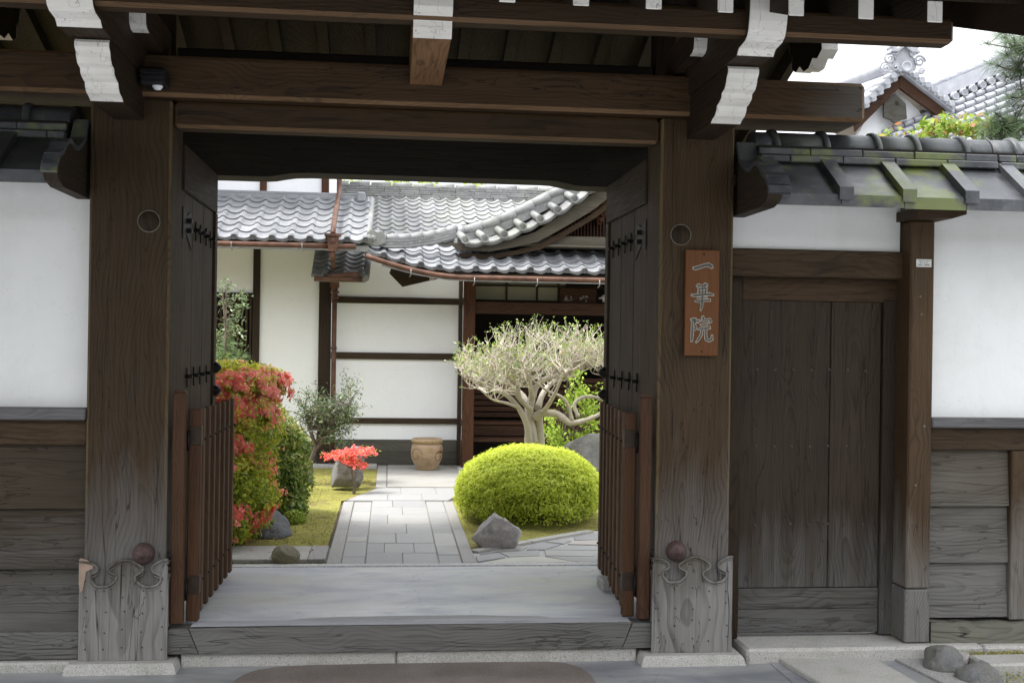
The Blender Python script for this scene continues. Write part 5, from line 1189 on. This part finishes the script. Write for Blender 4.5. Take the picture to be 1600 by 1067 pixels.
# gravelly strip at the right wall foot
gb_ = setting(box('gravel_strip', plain('damp_gravel_soil', (.12, .11, .08), .95, 0, .5, 70, 1.), None, 2.86, 5.2, -.125, -.056, -.02, .055, 0))
bpeb = MB()
for k in range(420):
    x = random.uniform(2.86, 3.9); y = random.uniform(-.125, -.06); r = random.uniform(.004, .012); s_ = random.uniform(.7, 1.2)
    vs = [(x+r*a*s_, y+r*b_, .056+r*c*.6) for a, b_, c in ((1, 0, 0), (0, 1, 0), (-1, 0, 0), (0, -1, 0), (0, 0, 1), (0, 0, -1))]
    bpeb.add(vs, [(0, 1, 4), (1, 2, 4), (2, 3, 4), (3, 0, 4), (1, 0, 5), (2, 1, 5), (3, 2, 5), (0, 3, 5)])
pb = part('gravel', bpeb, plain('mixed_pebbles', (.30, .27, .23), .8, 0, .5, 90)); pb['kind'] = 'stuff'; tag(pb, 'mixed small pebbles along the foot of the right wall', 'gravel')
Pw = np.column_stack([rng.uniform(2.8, 3.9, 2600), rng.uniform(-.13, -.06, 2600), rng.uniform(.055, .07, 2600)]); Pw = Pw[clumpnoise(Pw, 3, 3) > 0]
tag(leaves('ground_moss', None, mossleaf, Pw, np.tile([0, 0, .5], (len(Pw), 1)), .010, .5, .3), 'green moss patches between the pebbles by the right wall', 'moss')
Pw = np.column_stack([rng.uniform(2.9, 3.9, 2500), rng.uniform(-.60, -.32, 2500), rng.uniform(.02, .04, 2500)])
tag(leaves('ground_moss', None, mossleaf, Pw, np.tile([0, 0, .5], (len(Pw), 1)), .012, .5, .3), 'green moss in front of the short granite kerb', 'moss')

# ---------------------------------------------------------------- glazed pot
pot = thing('garden_pot', 'brown glazed stoneware water pot with incised swirls by the house wall', 'pot', (.41, 6.75, .206))
def potmat():
    m, t, p = newmat('brown_pot_glaze'); g = G(t); v = g.coords(False); n = g.noise(v, 8, 5); s_ = g.noise(g.mapping(v, (4, 4, 40)), 1, 3)
    c = g.mix(g.mr(n, .35, .65), (.36, .25, .15), (.27, .17, .09)); c = g.mix(g.mr(s_, .4, .7, 0, .4), c, (.46, .35, .23)); g.put(p.inputs['Base Color'], c); p.inputs['Roughness'].default_value = .4
    g.put(p.inputs['Normal'], g.bump(s_, .3, .004)); return m
pm = potmat(); pc = (.41, 6.75, .206)
prof = [(0, 0), (.105, 0), (.115, .01), (.118, .03), (.135, .06), (.163, .12), (.173, .18), (.172, .23), (.160, .272), (.150, .285), (.158, .290), (.166, .296), (.168, .325), (.160, .338), (.142, .338), (.136, .325), (.135, .28), (.14, .2), (.1, .16), (0, .16)]
part('body', MB().lathe(prof, pc, 36), pm, pot)
part('rim_band', MB().lathe([(.1665, .298), (.1705, .303), (.1705, .318), (.1665, .323)], pc, 36), plain('rim_pattern', (.30, .21, .09), .5, 0, .6, 70, .6), pot)
part('water', MB().lathe([(.135, .30), (0, .30)], pc, 24), plain('dark_green_water', (.03, .06, .05), .08), pot)
ln = plain('incised_line', (.12, .06, .03), .6)
def on_pot(th, h, o_=.003):
    r = np.interp(h, [0, .03, .06, .12, .18, .23, .272], [.115, .118, .135, .163, .173, .172, .160])+o_
    return (pc[0]+r*math.cos(th), pc[1]+r*math.sin(th), pc[2]+h)
def swirl(th0, h0, rad, turns, n=26):
    return [on_pot(th0+rad*(1-.75*k/n)/.17*math.cos(k/n*turns*6.28), h0+rad*(1-.75*k/n)*math.sin(k/n*turns*6.28)) for k in range(n+1)]
mb = MB()
mb.tube(swirl(-2.35, .165, .085, 1.1), .0022, 4).tube(swirl(-.75, .15, .075, 1.2), .0022, 4)
for k in range(7): mb.tube([on_pot(-.85+.07*k, .19), on_pot(-.95+.13*k, .26-.006*abs(k-3)*3)], .0026, 4)
mb.tube([on_pot(-1.9+.1*k, .13+.01*math.sin(k)) for k in range(7)], .0018, 4)
part('incised_swirl', mb, ln, pot)

# ---------------------------------------------------------------- clipped dome shrub
ds = thing('dome_shrub', 'bright yellow green azalea shrub clipped to a low dome right of the path', 'shrub', (1.10, 3.4, .2))
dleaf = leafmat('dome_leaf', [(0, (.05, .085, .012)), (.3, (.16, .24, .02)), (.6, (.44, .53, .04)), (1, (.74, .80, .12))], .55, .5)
def dome_pts(n, shell):
    d = rng.normal(0, 1, (n, 3)); d /= np.linalg.norm(d, axis=1)[:, None]; d = d[d[:, 2] > -.62]
    sq = np.sign(d)*np.abs(d)**.9
    r = 1-shell*rng.random(len(d))**1.5+.03*clumpnoise(d, 5, 2)+.035*clumpnoise(d, 1.5, 8)+.034*clumpnoise(d, 15, 12)
    P = np.array([1.105, 3.40, .40])+sq*np.array([.565, .56, .375])*r[:, None]; return P, d, r
P, d, r = dome_pts(90000, .20); k = P[:, 2] > .235+.03*clumpnoise(P, 4, 7); P, d, r = P[k], d[k], r[k]
# thin, gappy skirt near the ground
thin = np.clip((P[:, 2]-.22)/.16, .12, 1); k = rng.random(len(P)) < thin; P, d, r = P[k], d[k], r[k]
young = np.clip((P[:, 2]-.25)/.45, 0, 1)*.35+np.clip((r-.86)*4.2, 0, .62)+rng.normal(.15, .14, len(P))+.12*clumpnoise(P, 5, 3)  # new growth tint, with shade painted in: low and inner leaves darker
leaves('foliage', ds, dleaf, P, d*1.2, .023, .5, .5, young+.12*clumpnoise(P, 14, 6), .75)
P, d, r = dome_pts(15000, .05); k = P[:, 2] > .33+.05*clumpnoise(P, 4, 7); P, d = P[k]*1+d[k]*.012, d[k]
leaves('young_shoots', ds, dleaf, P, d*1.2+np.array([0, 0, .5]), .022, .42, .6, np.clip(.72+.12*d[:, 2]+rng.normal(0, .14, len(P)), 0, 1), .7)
mb = MB(); tips = []
for k in range(60):
    a = random.uniform(0, 6.28); h = random.uniform(.30, .62); rr = random.uniform(.25, .48); tips.append((1.105+rr*math.cos(a)*1.05, 3.4+rr*math.sin(a), h))
branches(mb, (1.1, 3.4, .18), tips, .012); part('stems', mb, brownb, ds)

# ---------------------------------------------------------------- tall azalea hedge at the left
az = thing('tall_azalea', 'tall azalea with red and pink flowers and mushroom shaped top beside the left door', 'azalea', (-1.2, 2.7, .2))
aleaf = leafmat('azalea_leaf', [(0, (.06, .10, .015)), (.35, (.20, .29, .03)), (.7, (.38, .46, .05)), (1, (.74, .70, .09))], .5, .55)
aflow = leafmat('azalea_flower', [(0, (.88, .12, .08)), (.4, (.94, .28, .22)), (.7, (.95, .42, .36)), (1, (.95, .58, .48))], .6, .5)
AZ = [((-1.28, 3.0, 1.245), (.50, .42, .15), 15000), ((-1.12, 2.95, 1.05), (.27, .33, .16), 6000), ((-1.30, 2.7, .85), (.44, .40, .30), 12000), ((-1.22, 2.55, .55), (.42, .42, .30), 15000), ((-1.02, 2.45, .50), (.20, .28, .22), 6000), ((-1.18, 2.2, .34), (.26, .25, .16), 5000)]
Pl, Nl, Tl, Pq, Nq, Tq = [], [], [], [], [], []
for i, (c, rad, n) in enumerate(AZ):
    P, d, r = blob(n, c, rad, .45, .22, 3.2, i+3, .2)
    cn = clumpnoise(P, 2.2, 11)
    top = np.clip((P[:, 2]-1.28)/.10, 0, 1) if i == 0 else 0
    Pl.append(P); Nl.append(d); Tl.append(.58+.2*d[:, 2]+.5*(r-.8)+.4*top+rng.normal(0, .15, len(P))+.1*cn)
    nf = int(n*(.30 if i in (0, 1) else (.22 if i == 2 else (.11 if i == 3 else .06))))
    P, d, r = blob(nf*2, c, np.array(rad)*1.03, .16, .22, 3.2, i+3, .2); cn = clumpnoise(P, 2.6, 17)
    k = (cn > (-.5 if i < 2 else -.35 if i == 2 else -.1)) & ((P[:, 2] < 1.325) | (rng.random(len(P)) < .15)) & (clumpnoise(P, 9, 31) > (-.02 if i < 3 else .1)); P, d = P[k], d[k]
    # every flower is a ring of five petals
    for j in range(5):
        a = 2*math.pi*j/5; t1 = np.cross(d, [0, 0, 1.01]); t1 /= np.linalg.norm(t1, axis=1)[:, None]+1e-9; t2 = np.cross(d, t1)
        Pq.append(P+(t1*math.cos(a)+t2*math.sin(a))*.016+d*.032); Nq.append(d); Tq.append(np.clip(.35+.35*clumpnoise(P, 1.1, 23)+.25*(P[:, 2]-.6)+rng.normal(0, .1, len(P)), 0, 1))
P, d, r = blob(7000, (-1.28, 3.0, 1.26), (.50, .42, .15), .12, .22, 3.2, 3, 1.30); Pl.append(P+d*.02); Nl.append(d*.6); Tl.append(rng.uniform(.6, 1, len(P)))
for c_, r_ in ((( -1.12, 2.75, .95), (.36, .36, .42)), ((-1.1, 2.45, .5), (.32, .32, .32))):
    P, d, r = blob(2600, c_, r_, .10, .22, 3.2, 90, .25); Pl.append(P+d*.03); Nl.append(d*.6); Tl.append(rng.uniform(.4, .95, len(P)))
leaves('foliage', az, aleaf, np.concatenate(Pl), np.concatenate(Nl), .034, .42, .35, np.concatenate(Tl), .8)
leaves('flowers', az, aflow, np.concatenate(Pq), np.concatenate(Nq)*1.6, .032, .75, .1, np.concatenate(Tq), .45)
mb = MB(); tips = [(c[0]+random.uniform(-.8, .8)*r_[0], c[1]+random.uniform(-.8, .8)*r_[1], c[2]+random.uniform(-.3, .6)*r_[2]) for c, r_, n in AZ for _ in range(14)]
branches(mb, (-1.2, 2.8, .18), tips, .018); part('stems', mb, brownb, az)

# ---------------------------------------------------------------- green shrub beside it
gs = thing('green_shrub', 'rounded mid green shrub with small glossy leaves between azalea and thin tree', 'shrub', (-.92, 3.6, .2))
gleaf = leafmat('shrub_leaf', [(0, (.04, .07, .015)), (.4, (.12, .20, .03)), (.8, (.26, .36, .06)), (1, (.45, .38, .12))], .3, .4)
GS = [((-1.0, 3.6, .72), (.30, .34, .36), 11000), ((-.90, 3.5, .50), (.29, .30, .30), 11000), ((-.80, 3.6, .72), (.17, .22, .20), 5000), ((-.76, 3.35, .30), (.14, .16, .12), 2500)]
Pl, Nl, Tl = [], [], []
for i, (c, rad, n) in enumerate(GS):
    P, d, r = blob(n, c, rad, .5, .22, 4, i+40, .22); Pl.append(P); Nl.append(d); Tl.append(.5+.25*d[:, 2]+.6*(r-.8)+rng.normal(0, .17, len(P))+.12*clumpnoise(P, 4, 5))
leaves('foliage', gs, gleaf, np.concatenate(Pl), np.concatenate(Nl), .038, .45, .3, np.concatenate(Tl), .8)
mb = MB(); branches(mb, (-.92, 3.6, .18), [(c[0]+random.uniform(-.8, .8)*r_[0], c[1]+random.uniform(-.8, .8)*r_[1], c[2]+random.uniform(-.3, .7)*r_[2]) for c, r_, n in GS for _ in range(12)], .018); part('stems', mb, brownb, gs)
lp_ = leafmat('lime_leaf', [(0, (.18, .26, .03)), (1, (.45, .55, .08))], .5, .4)
P, d, r = blob(1500, (-.70, 3.16, .235), (.09, .08, .075), .5, .1, 3, 61, .2)
t = thing('low_plant', 'low lime green leafy plant between the slate rock and the path', 'plant', (-.70, 3.16, .2)); leaves('foliage', t, lp_, P, d, .024, .5, .4)
mb = MB(); branches(mb, (-.70, 3.16, .19), [(-.76, 3.14, .27), (-.65, 3.13, .27), (-.7, 3.2, .29)], .004, n=4); part('stems', mb, brownb, t)

# ---------------------------------------------------------------- thin blue green tree
tt = thing('thin_tree', 'sparse small tree with blue green leaves in front of the downpipe', 'tree', (-.74, 5.6, .2))
mb = MB(); Lf = []
mb.tube([(-.74, 5.6, .18), (-.75, 5.6, .40), (-.70, 5.6, .56), (-.76, 5.58, .72), (-.80, 5.6, .85)], [.026, .024, .02, .016, .012], 7, False)
mb.tube([(-.72, 5.6, .50), (-.60, 5.58, .66), (-.48, 5.6, .80), (-.38, 5.6, .96)], [.018, .014, .011, .007], 6, False)
starts = [(-.80, 5.6, .85), (-.76, 5.58, .72), (-.60, 5.58, .66), (-.48, 5.6, .80), (-.38, 5.6, .96), (-.70, 5.6, .60), (-.55, 5.6, .72)]
for k in range(120):
    s_ = Vector(random.choice(starts)); cx, cz = random.choice([(-.85, 1.0), (-.70, 1.0), (-.60, .95), (-.42, .95), (-.35, 1.05), (-.50, .70), (-.90, .85), (-.35, .80)])
    e_ = Vector((cx+random.gauss(0, .08), 5.6+random.gauss(0, .14), cz+random.gauss(0, .09))); m_ = s_.lerp(e_, .5)+Vector((random.uniform(-.04, .04), random.uniform(-.04, .04), random.uniform(-.03, .05)))
    mb.tube([s_, m_, e_], [.006, .004, .002], 4, False)
    for j in range(26): 
        u = random.uniform(.45, 1.05); Lf.append(s_.lerp(e_, u)+Vector((random.gauss(0, .028), random.gauss(0, .028), random.gauss(0, .028))))
part('trunk', mb, bark, tt)
tl = leafmat('blue_green_leaf', [(0, (.05, .085, .04)), (.5, (.13, .19, .09)), (1, (.30, .37, .17))], .4, .3)
leaves('foliage', tt, tl, [tuple(p) for p in Lf], np.tile([0, 0, .4], (len(Lf), 1)), .034, .4, .3)

# ---------------------------------------------------------------- small red azalea over the rock
sa = thing('small_azalea', 'small azalea with flat cap of coral red flowers on thin stem above the grey rock', 'azalea', (-.31, 4.9, .2))
mb = MB(); mb.tube([(-.31, 4.9, .18), (-.30, 4.9, .28), (-.33, 4.9, .38), (-.33, 4.9, .48)], [.016, .013, .01, .008], 6, False)
Pq, Nq, Pl = [], [], []
for cx, cz, n in ((-.53, .535, 26), (-.44, .55, 40), (-.35, .57, 60), (-.26, .57, 50), (-.18, .585, 34), (-.33, .48, 40), (-.25, .46, 30), (-.38, .52, 30)):
    mb.tube([(-.33, 4.9, .42), ((cx-.33)/2, 4.9, (cz+.42)/2), (cx, 4.9, cz-.02)], [.006, .004, .003], 4, False)
    for k in range(n): 
        p = np.array([cx+random.gauss(0, .035), 4.9+random.gauss(0, .06), cz+random.gauss(0, .018)]); dd = np.array([random.gauss(0, .5), -.6+random.gauss(0, .4), .6])
        t1 = np.cross(dd, [0, 0, 1.]); t1 /= np.linalg.norm(t1); t2 = np.cross(dd, t1); t2 /= np.linalg.norm(t2)
        for j in range(5): a = 2*math.pi*j/5; Pq.append(p+(t1*math.cos(a)+t2*math.sin(a))*.011); Nq.append(dd)
    for k in range(26): Pl.append((cx+random.gauss(0, .045), 4.9+random.gauss(0, .07), cz+random.gauss(.008, .022)))
part('trunk', mb, bark, sa); leaves('flowers', sa, leafmat('coral_flower', [(0, (.75, .06, .05)), (.6, (.86, .17, .14)), (1, (.9, .32, .26))], .6, .3), Pq, np.array(Nq)*1.5, .024, .75, 0., None, .4)
leaves('foliage', sa, aleaf, Pl, np.tile([0, 0, .5], (len(Pl), 1)), .024, .4, .3, rng.uniform(.4, 1, len(Pl)))

# ---------------------------------------------------------------- gnarled pale tree
gt = thing('gnarled_tree', 'spreading pale barked tree pollarded into a flat crown of bare twigs', 'tree', (1.29, 4.6, .2))
LB = {'t1': [(1.27, 4.6, .15, .09), (1.28, 4.6, .45, .066), (1.275, 4.6, .66, .058), (1.262, 4.6, .80, .048)],
 't2': [(1.34, 4.64, .15, .09), (1.36, 4.62, .5, .062), (1.35, 4.62, .80, .045), (1.33, 4.60, .97, .045)],
 'L1': [(1.27, 4.58, .60, .055), (1.242, 4.56, .721, .045), (1.229, 4.54, .847, .036), (1.14, 4.50, 1.018, .028), (1.011, 4.46, 1.138, .022), (.89, 4.44, 1.176, .017), (.762, 4.42, 1.261, .012), (.652, 4.4, 1.357, .008)],
 'L2': [(1.29, 4.6, .70, .06), (1.279, 4.6, .795, .052), (1.25, 4.6, .968, .045), (1.274, 4.6, 1.117, .038), (1.258, 4.62, 1.215, .03), (1.21, 4.62, 1.318, .022), (1.104, 4.6, 1.437, .014)],
 'L3': [(1.261, 4.55, .991, .03), (1.17, 4.5, 1.07, .026), (1.138, 4.48, 1.116, .03), (1.125, 4.48, 1.213, .02), (1.049, 4.5, 1.264, .015), (.886, 4.5, 1.411, .009)],
 'L4': [(1.30, 4.58, .92, .045), (1.36, 4.54, .965, .042), (1.488, 4.5, .958, .038), (1.56, 4.47, .91, .034), (1.618, 4.45, .884, .032), (1.769, 4.42, .926, .024), (1.891, 4.40, .996, .018), (1.977, 4.4, 1.124, .011)],
 'L5': [(1.28, 4.6, 1.10, .034), (1.322, 4.6, 1.215, .032), (1.46, 4.62, 1.292, .03), (1.56, 4.62, 1.30, .028), (1.634, 4.62, 1.346, .027), (1.696, 4.6, 1.456, .023), (1.835, 4.58, 1.562, .013), (1.95, 4.56, 1.62, .008)],
 'L6': [(1.617, 4.45, .907, .022), (1.574, 4.44, 1.045, .018), (1.509, 4.42, 1.12, .015), (1.386, 4.42, 1.17, .014), (1.25, 4.40, 1.26, .010), (1.10, 4.40, 1.30, .008)],
 'L7': [(1.675, 4.46, .937, .022), (1.638, 4.48, 1.046, .02), (1.713, 4.5, 1.11, .02), (1.842, 4.5, 1.111, .018), (1.954, 4.5, 1.072, .016), (2.10, 4.5, 1.12, .01)],
 'L8': [(1.977, 4.4, 1.124, .012), (1.975, 4.42, 1.223, .012), (1.897, 4.44, 1.384, .010), (1.807, 4.46, 1.487, .007)],
 'L9': [(1.25, 4.62, .97, .04), (1.22, 4.8, 1.10, .03), (1.05, 4.95, 1.25, .02), (.85, 5.0, 1.40, .01)],
 'L10': [(1.33, 4.64, 1.0, .04), (1.42, 4.85, 1.15, .03), (1.6, 5.0, 1.30, .02), (1.8, 5.05, 1.45, .01)],
 'L11': [(1.27, 4.56, 1.1, .03), (1.22, 4.3, 1.22, .02), (1.15, 4.15, 1.38, .012)], 'L12': [(1.36, 4.54, .96, .03), (1.42, 4.3, 1.12, .02), (1.5, 4.15, 1.36, .012)],
 'L13': [(1.14, 4.50, 1.018, .02), (1.02, 4.40, 1.06, .015), (.88, 4.34, 1.10, .011), (.74, 4.3, 1.22, .007)]}
def smooth(pts, k=4):
    out = []
    for i in range(len(pts)-1):
        p0 = np.array(pts[max(i-1, 0)]); p1 = np.array(pts[i]); p2 = np.array(pts[i+1]); p3 = np.array(pts[min(i+2, len(pts)-1)])
        for j in range(k):
            t = j/k; out.append(.5*((2*p1)+(-p0+p2)*t+(2*p0-5*p1+4*p2-p3)*t*t+(-p0+3*p1-3*p2+p3)*t**3))
    out.append(np.array(pts[-1])); return out
tr = MB(); lm = MB(); nodes = []
for kname, L in LB.items():
    s_ = smooth(L); rr = [max(.004, q_[3]*.84*(1+.09*math.sin(i*1.9)+.05*math.sin(i*4.3+1))) for i, q_ in enumerate(s_)]
    (tr if kname in ('t1', 't2') else lm).tube([q_[:3] for q_ in s_], rr, 12 if kname in ('t1', 't2') else 8, True)
    if kname not in ('t1', 't2'):
        for q_ in s_[len(s_)//3:]: nodes.append(Vector(q_[:3]))
part('trunk', tr, M['pale'], gt)
trp = None
part('limb', lm, M['pale'], gt)
tw = MB(); LP = []; nodes2 = []
cc = Vector((1.30, 4.6, 1.25))
def crown_ok(p): return ((p.x-1.32)/.80)**2+((p.y-4.6)/.62)**2+((p.z-1.28)/(.55 if p.z > 1.28 else .40))**2 < 1 and p.z < 1.83-.30*((p.x-1.35)/.78)**2
def ztop(x, y): return 1.845-.34*(abs(x-1.38)/.80)**2.4-.30*((y-4.6)/.6)**2+.045*math.sin(x*11+1)+.035*math.sin(x*23+y*9)
def zbot(x): return 1.16+.14*max(0, (1.0-x)/.4)**1.2 if x < 1.15 else 1.28+.15*max(0, (x-1.6)/.5)
for k in range(230):
    x = random.uniform(.62, 2.12); y = 4.6+random.gauss(0, .26); zt_ = ztop(x, y); zb_ = zbot(x)
    if zt_ < zb_: continue
    e_ = Vector((x, y, random.uniform(zb_, zt_-.10))); s_ = min(random.sample(nodes, 40), key=lambda q_: (q_-e_).length+.5*max(0, q_.z-e_.z))
    m1 = s_.lerp(e_, .35)+Vector((random.gauss(0, .03), random.gauss(0, .03), -.04)); m2 = s_.lerp(e_, .7)+Vector((random.gauss(0, .03), random.gauss(0, .03), -.02))
    tw.tube([s_, m1, m2, e_], [.0075, .0055, .0042, .003], 5, False); nodes2 += [m1, m2, e_, e_]
for k in range(2200):
    s_ = random.choice(nodes2); d_ = Vector((random.gauss(0, .5)+(s_.x-1.3)*.35, random.gauss(0, .5), random.uniform(.3, 1.2))).normalized(); l = random.uniform(.06, .22); a = s_; pts = [a]
    for j in range(3):
        d_ = (d_+Vector((random.gauss(0, .28), random.gauss(0, .28), random.gauss(.10, .2)))).normalized(); a = a+d_*(l/3); pts.append(a)
    if a.z > ztop(a.x, a.y)+random.gauss(.01, .02): continue
    tw.tube(pts, [.0027, .0023, .0019, .0014], 3, False)
    for j in range(random.choice((1, 2, 2, 3, 3))): LP.append(tuple(a+Vector((random.gauss(0, .014), random.gauss(0, .014), random.gauss(.004, .012)))))
tw_ = part('twigs', tw, twigm, gt, None, False); tw_['kind'] = 'stuff'
leaves('foliage', gt, leafmat('new_leaf', [(0, (.12, .19, .03)), (.4, (.24, .36, .06)), (.75, (.42, .52, .12)), (.93, (.55, .60, .38)), (1, (.50, .28, .05))], .4, .35), LP, np.tile([0, 0, .5], (len(LP), 1)), .030, .45, .3)

# ---------------------------------------------------------------- fresh green maple behind it
mp = thing('young_maple', 'young maple with bright lime leaves behind the gnarled tree', 'tree', (1.68, 5.35, .2))
mb = MB(); LP = []; base = (1.68, 5.35, .18)
mb.tube([base, (1.66, 5.35, .5), (1.70, 5.34, .8), (1.78, 5.35, 1.1)], [.014, .012, .010, .007], 5, False)
for cx, cz, sx, sz, n in ((1.58, .72, .09, .07, 200), (1.66, .62, .10, .05, 160), (1.78, 1.30, .06, .10, 170), (1.84, 1.10, .09, .08, 220), (1.92, .95, .10, .08, 180), (1.85, .68, .12, .06, 200), (1.97, .80, .08, .06, 120), (1.55, .88, .05, .05, 60), (1.72, 1.02, .07, .06, 110), (2.1, .7, .1, .08, 120), (2.15, 1.1, .12, .15, 160)):
    for k in range(5): mb.tube([(1.68, 5.35, .45+random.uniform(0, .4)), (cx+random.gauss(0, sx/2), 5.35+random.gauss(0, .08), cz+random.gauss(0, sz/2))], [.005, .002], 4, False)
    for k in range(n): LP.append((cx+random.gauss(0, sx*.6), 5.35+random.gauss(0, .12), cz+random.gauss(0, sz*.6)))
part('trunk', mb, bark, mp)
leaves('foliage', mp, leafmat('maple_leaf', [(0, (.15, .25, .02)), (.5, (.33, .47, .04)), (1, (.55, .68, .10))], .5, .45), LP, np.tile([0, -.4, .6], (len(LP), 1)), .045, .55, .3)

# ---------------------------------------------------------------- slender pine and shrub seen past the left door
def needles(P, n, L, c=(0, 0, 1), w_=.0012, spread=1., seed=0):
    mb = MB()
    for p in P:
        p = Vector(p)
        for k in range(n):
            d_ = (Vector(c)*.6+Vector((random.gauss(0, spread), random.gauss(0, spread), random.gauss(0, spread*.8)))).normalized(); l = L*random.uniform(.7, 1.1)
            s_ = d_.orthogonal().normalized()*w_; e_ = p+d_*l+Vector((0, 0, -.06*l)); m_ = p+d_*l*.5
            mb.add([p-s_, p+s_, m_+s_, e_, m_-s_], [(0, 1, 2, 4), (4, 2, 3)])
    return mb
sp = thing('young_pine', 'young pine with soft upright needles seen just past the left door', 'pine', (-1.40, 4.3, .2))
mb = MB(); mb.tube([(-1.40, 4.3, .18), (-1.42, 4.3, .9), (-1.38, 4.3, 1.6), (-1.42, 4.3, 2.0)], [.02, .016, .012, .006], 6, False)
tips = [(-1.40+random.gauss(0, .06), 4.3+random.gauss(0, .10), random.choice([1.28, 1.40, 1.5])+random.gauss(0, .05)) for _ in range(26)]
for t_ in tips: mb.tube([(-1.40, 4.3, t_[2]-.08), t_], [.005, .002], 4, False)
part('trunk', mb, bark, sp)
ndm = plain('pine_needle', (.13, .20, .06), .5, 0, .3, 30)
o = part('needles', needles(tips, 60, .11), ndm, sp, None, False); o['kind'] = 'stuff'
st2 = thing('slender_shrub', 'slender shrub with pale green leaves above the young pine by the window', 'shrub', (-1.45, 4.8, .2))
mb = MB(); LP = []; mb.tube([(-1.45, 4.8, .18), (-1.47, 4.8, 1.2), (-1.45, 4.8, 2.05)], [.014, .011, .005], 5, False)
for k in range(28):
    z = random.uniform(1.50, 2.1); e_ = Vector((-1.44+random.gauss(0, .085), 4.8+random.gauss(0, .1), z)); mb.tube([(-1.46, 4.8, z-.1), e_], [.004, .002], 4, False)
    for j in range(22): LP.append(tuple(e_+Vector((random.gauss(0, .035), random.gauss(0, .035), random.gauss(0, .03)))))
part('trunk', mb, bark, st2); leaves('foliage', st2, tl, LP, np.tile([0, 0, .4], (len(LP), 1)), .045, .38, .3, rng.uniform(.35, 1, len(LP)))

# ---------------------------------------------------------------- behind the right wall: pine and maple
pn = thing('pine_tree', 'pine with long dark needles reaching in at the right edge above the wall', 'pine', (4.25, 1.25, .2))
mb = MB(); mb.tube([(4.25, 1.25, .18), (4.22, 1.25, 1.6), (4.12, 1.25, 2.7), (4.0, 1.25, 3.6), (4.05, 1.3, 4.3)], [.09, .075, .055, .035, .02], 8, False)
tips = []
for zc, xc, n in ((3.50, 3.86, 16), (3.36, 3.87, 12), (3.20, 3.92, 10), (3.02, 3.86, 18), (2.92, 3.88, 14), (3.08, 4.05, 16), (3.3, 4.15, 16), (3.55, 4.1, 14)):
    mb.tube([(4.1, 1.25, zc-.12), ((4.1+xc)/2, 1.25, zc-.06), (xc, 1.22, zc)], [.018, .013, .008], 6, False)
    for k in range(n):
        t_ = (xc+random.gauss(0, .055), 1.22+random.gauss(0, .09), zc+random.gauss(0, .055)); tips.append(t_); mb.tube([(xc, 1.22, zc-.02), t_], [.006, .003], 4, False)
part('trunk', mb, bark, pn)
o = part('needles', needles(tips, 75, .155, (-.35, 0, .35), .0011), plain('dark_pine_needle', (.075, .12, .05), .45, 0, .4, 20), pn, None, False); o['kind'] = 'stuff'
mp2 = thing('red_tipped_maple', 'maple with lime and red tipped leaves showing above the right wall ridge', 'tree', (3.75, 1.65, .2))
mb = MB(); LP = []; mb.tube([(3.75, 1.65, .18), (3.74, 1.65, 1.6), (3.76, 1.65, 2.8)], [.04, .03, .018], 7, False)
for x in (3.52, 3.70, 3.86, 3.92): mb.tube([(3.75, 1.65, 2.3), (x, 1.6, 2.7), (x+.01, 1.6, 3.08)], [.014, .011, .008], 6, False)
for cx, cz, sx, n in ((3.50, 3.02, .05, 90), (3.60, 3.06, .06, 120), (3.72, 3.05, .07, 150), (3.84, 3.06, .07, 130), (3.95, 3.04, .07, 120), (3.22, 2.98, .035, 34), (3.12, 2.95, .025, 12), (3.5, 2.8, .2, 150), (3.8, 2.8, .2, 200)):
    for k in range(n): LP.append((cx+random.gauss(0, sx), 1.6+random.gauss(0, .10), cz+random.gauss(0, .032)))
mb.tube([(3.72, 1.62, 2.4), (3.4, 1.6, 2.75), (3.2, 1.6, 2.98)], [.012, .009, .004], 5, False)
part('trunk', mb, bark, mp2)
leaves('foliage', mp2, leafmat('red_tip_leaf', [(0, (.14, .24, .03)), (.5, (.30, .42, .05)), (.85, (.45, .52, .09)), (.93, (.50, .22, .10)), (1, (.48, .2, .1))], .5, .45), LP, np.tile([0, -.3, .6], (len(LP), 1)), .055, .5, .3)
# tree tops behind the far hall
ft = thing('garden_tree', 'lime green tree tops peeping over the far roof ridge', 'tree', (-.1, 14, 0))
Pl, Nl = [], []
mb = MB()
for i, (cx, rx) in enumerate(((-.75, .5), (.1, .35), (.62, .3), (1.4, .4))):
    mb.tube([(cx, 14, 0), (cx, 14, 2.5), (cx+.1, 14, 4.0)], [.12, .1, .04], 7, False)
    P, d, r = blob(2600, (cx, 14, 3.92), (rx, .6, .40), .6, .15, 3, 70+i); Pl.append(P); Nl.append(d)
part('trunk', mb, bark, ft); leaves('foliage', ft, leafmat('far_leaf', [(0, (.2, .3, .03)), (1, (.5, .58, .08))], .5, .5), np.concatenate(Pl), np.concatenate(Nl), .07, .5, .3)
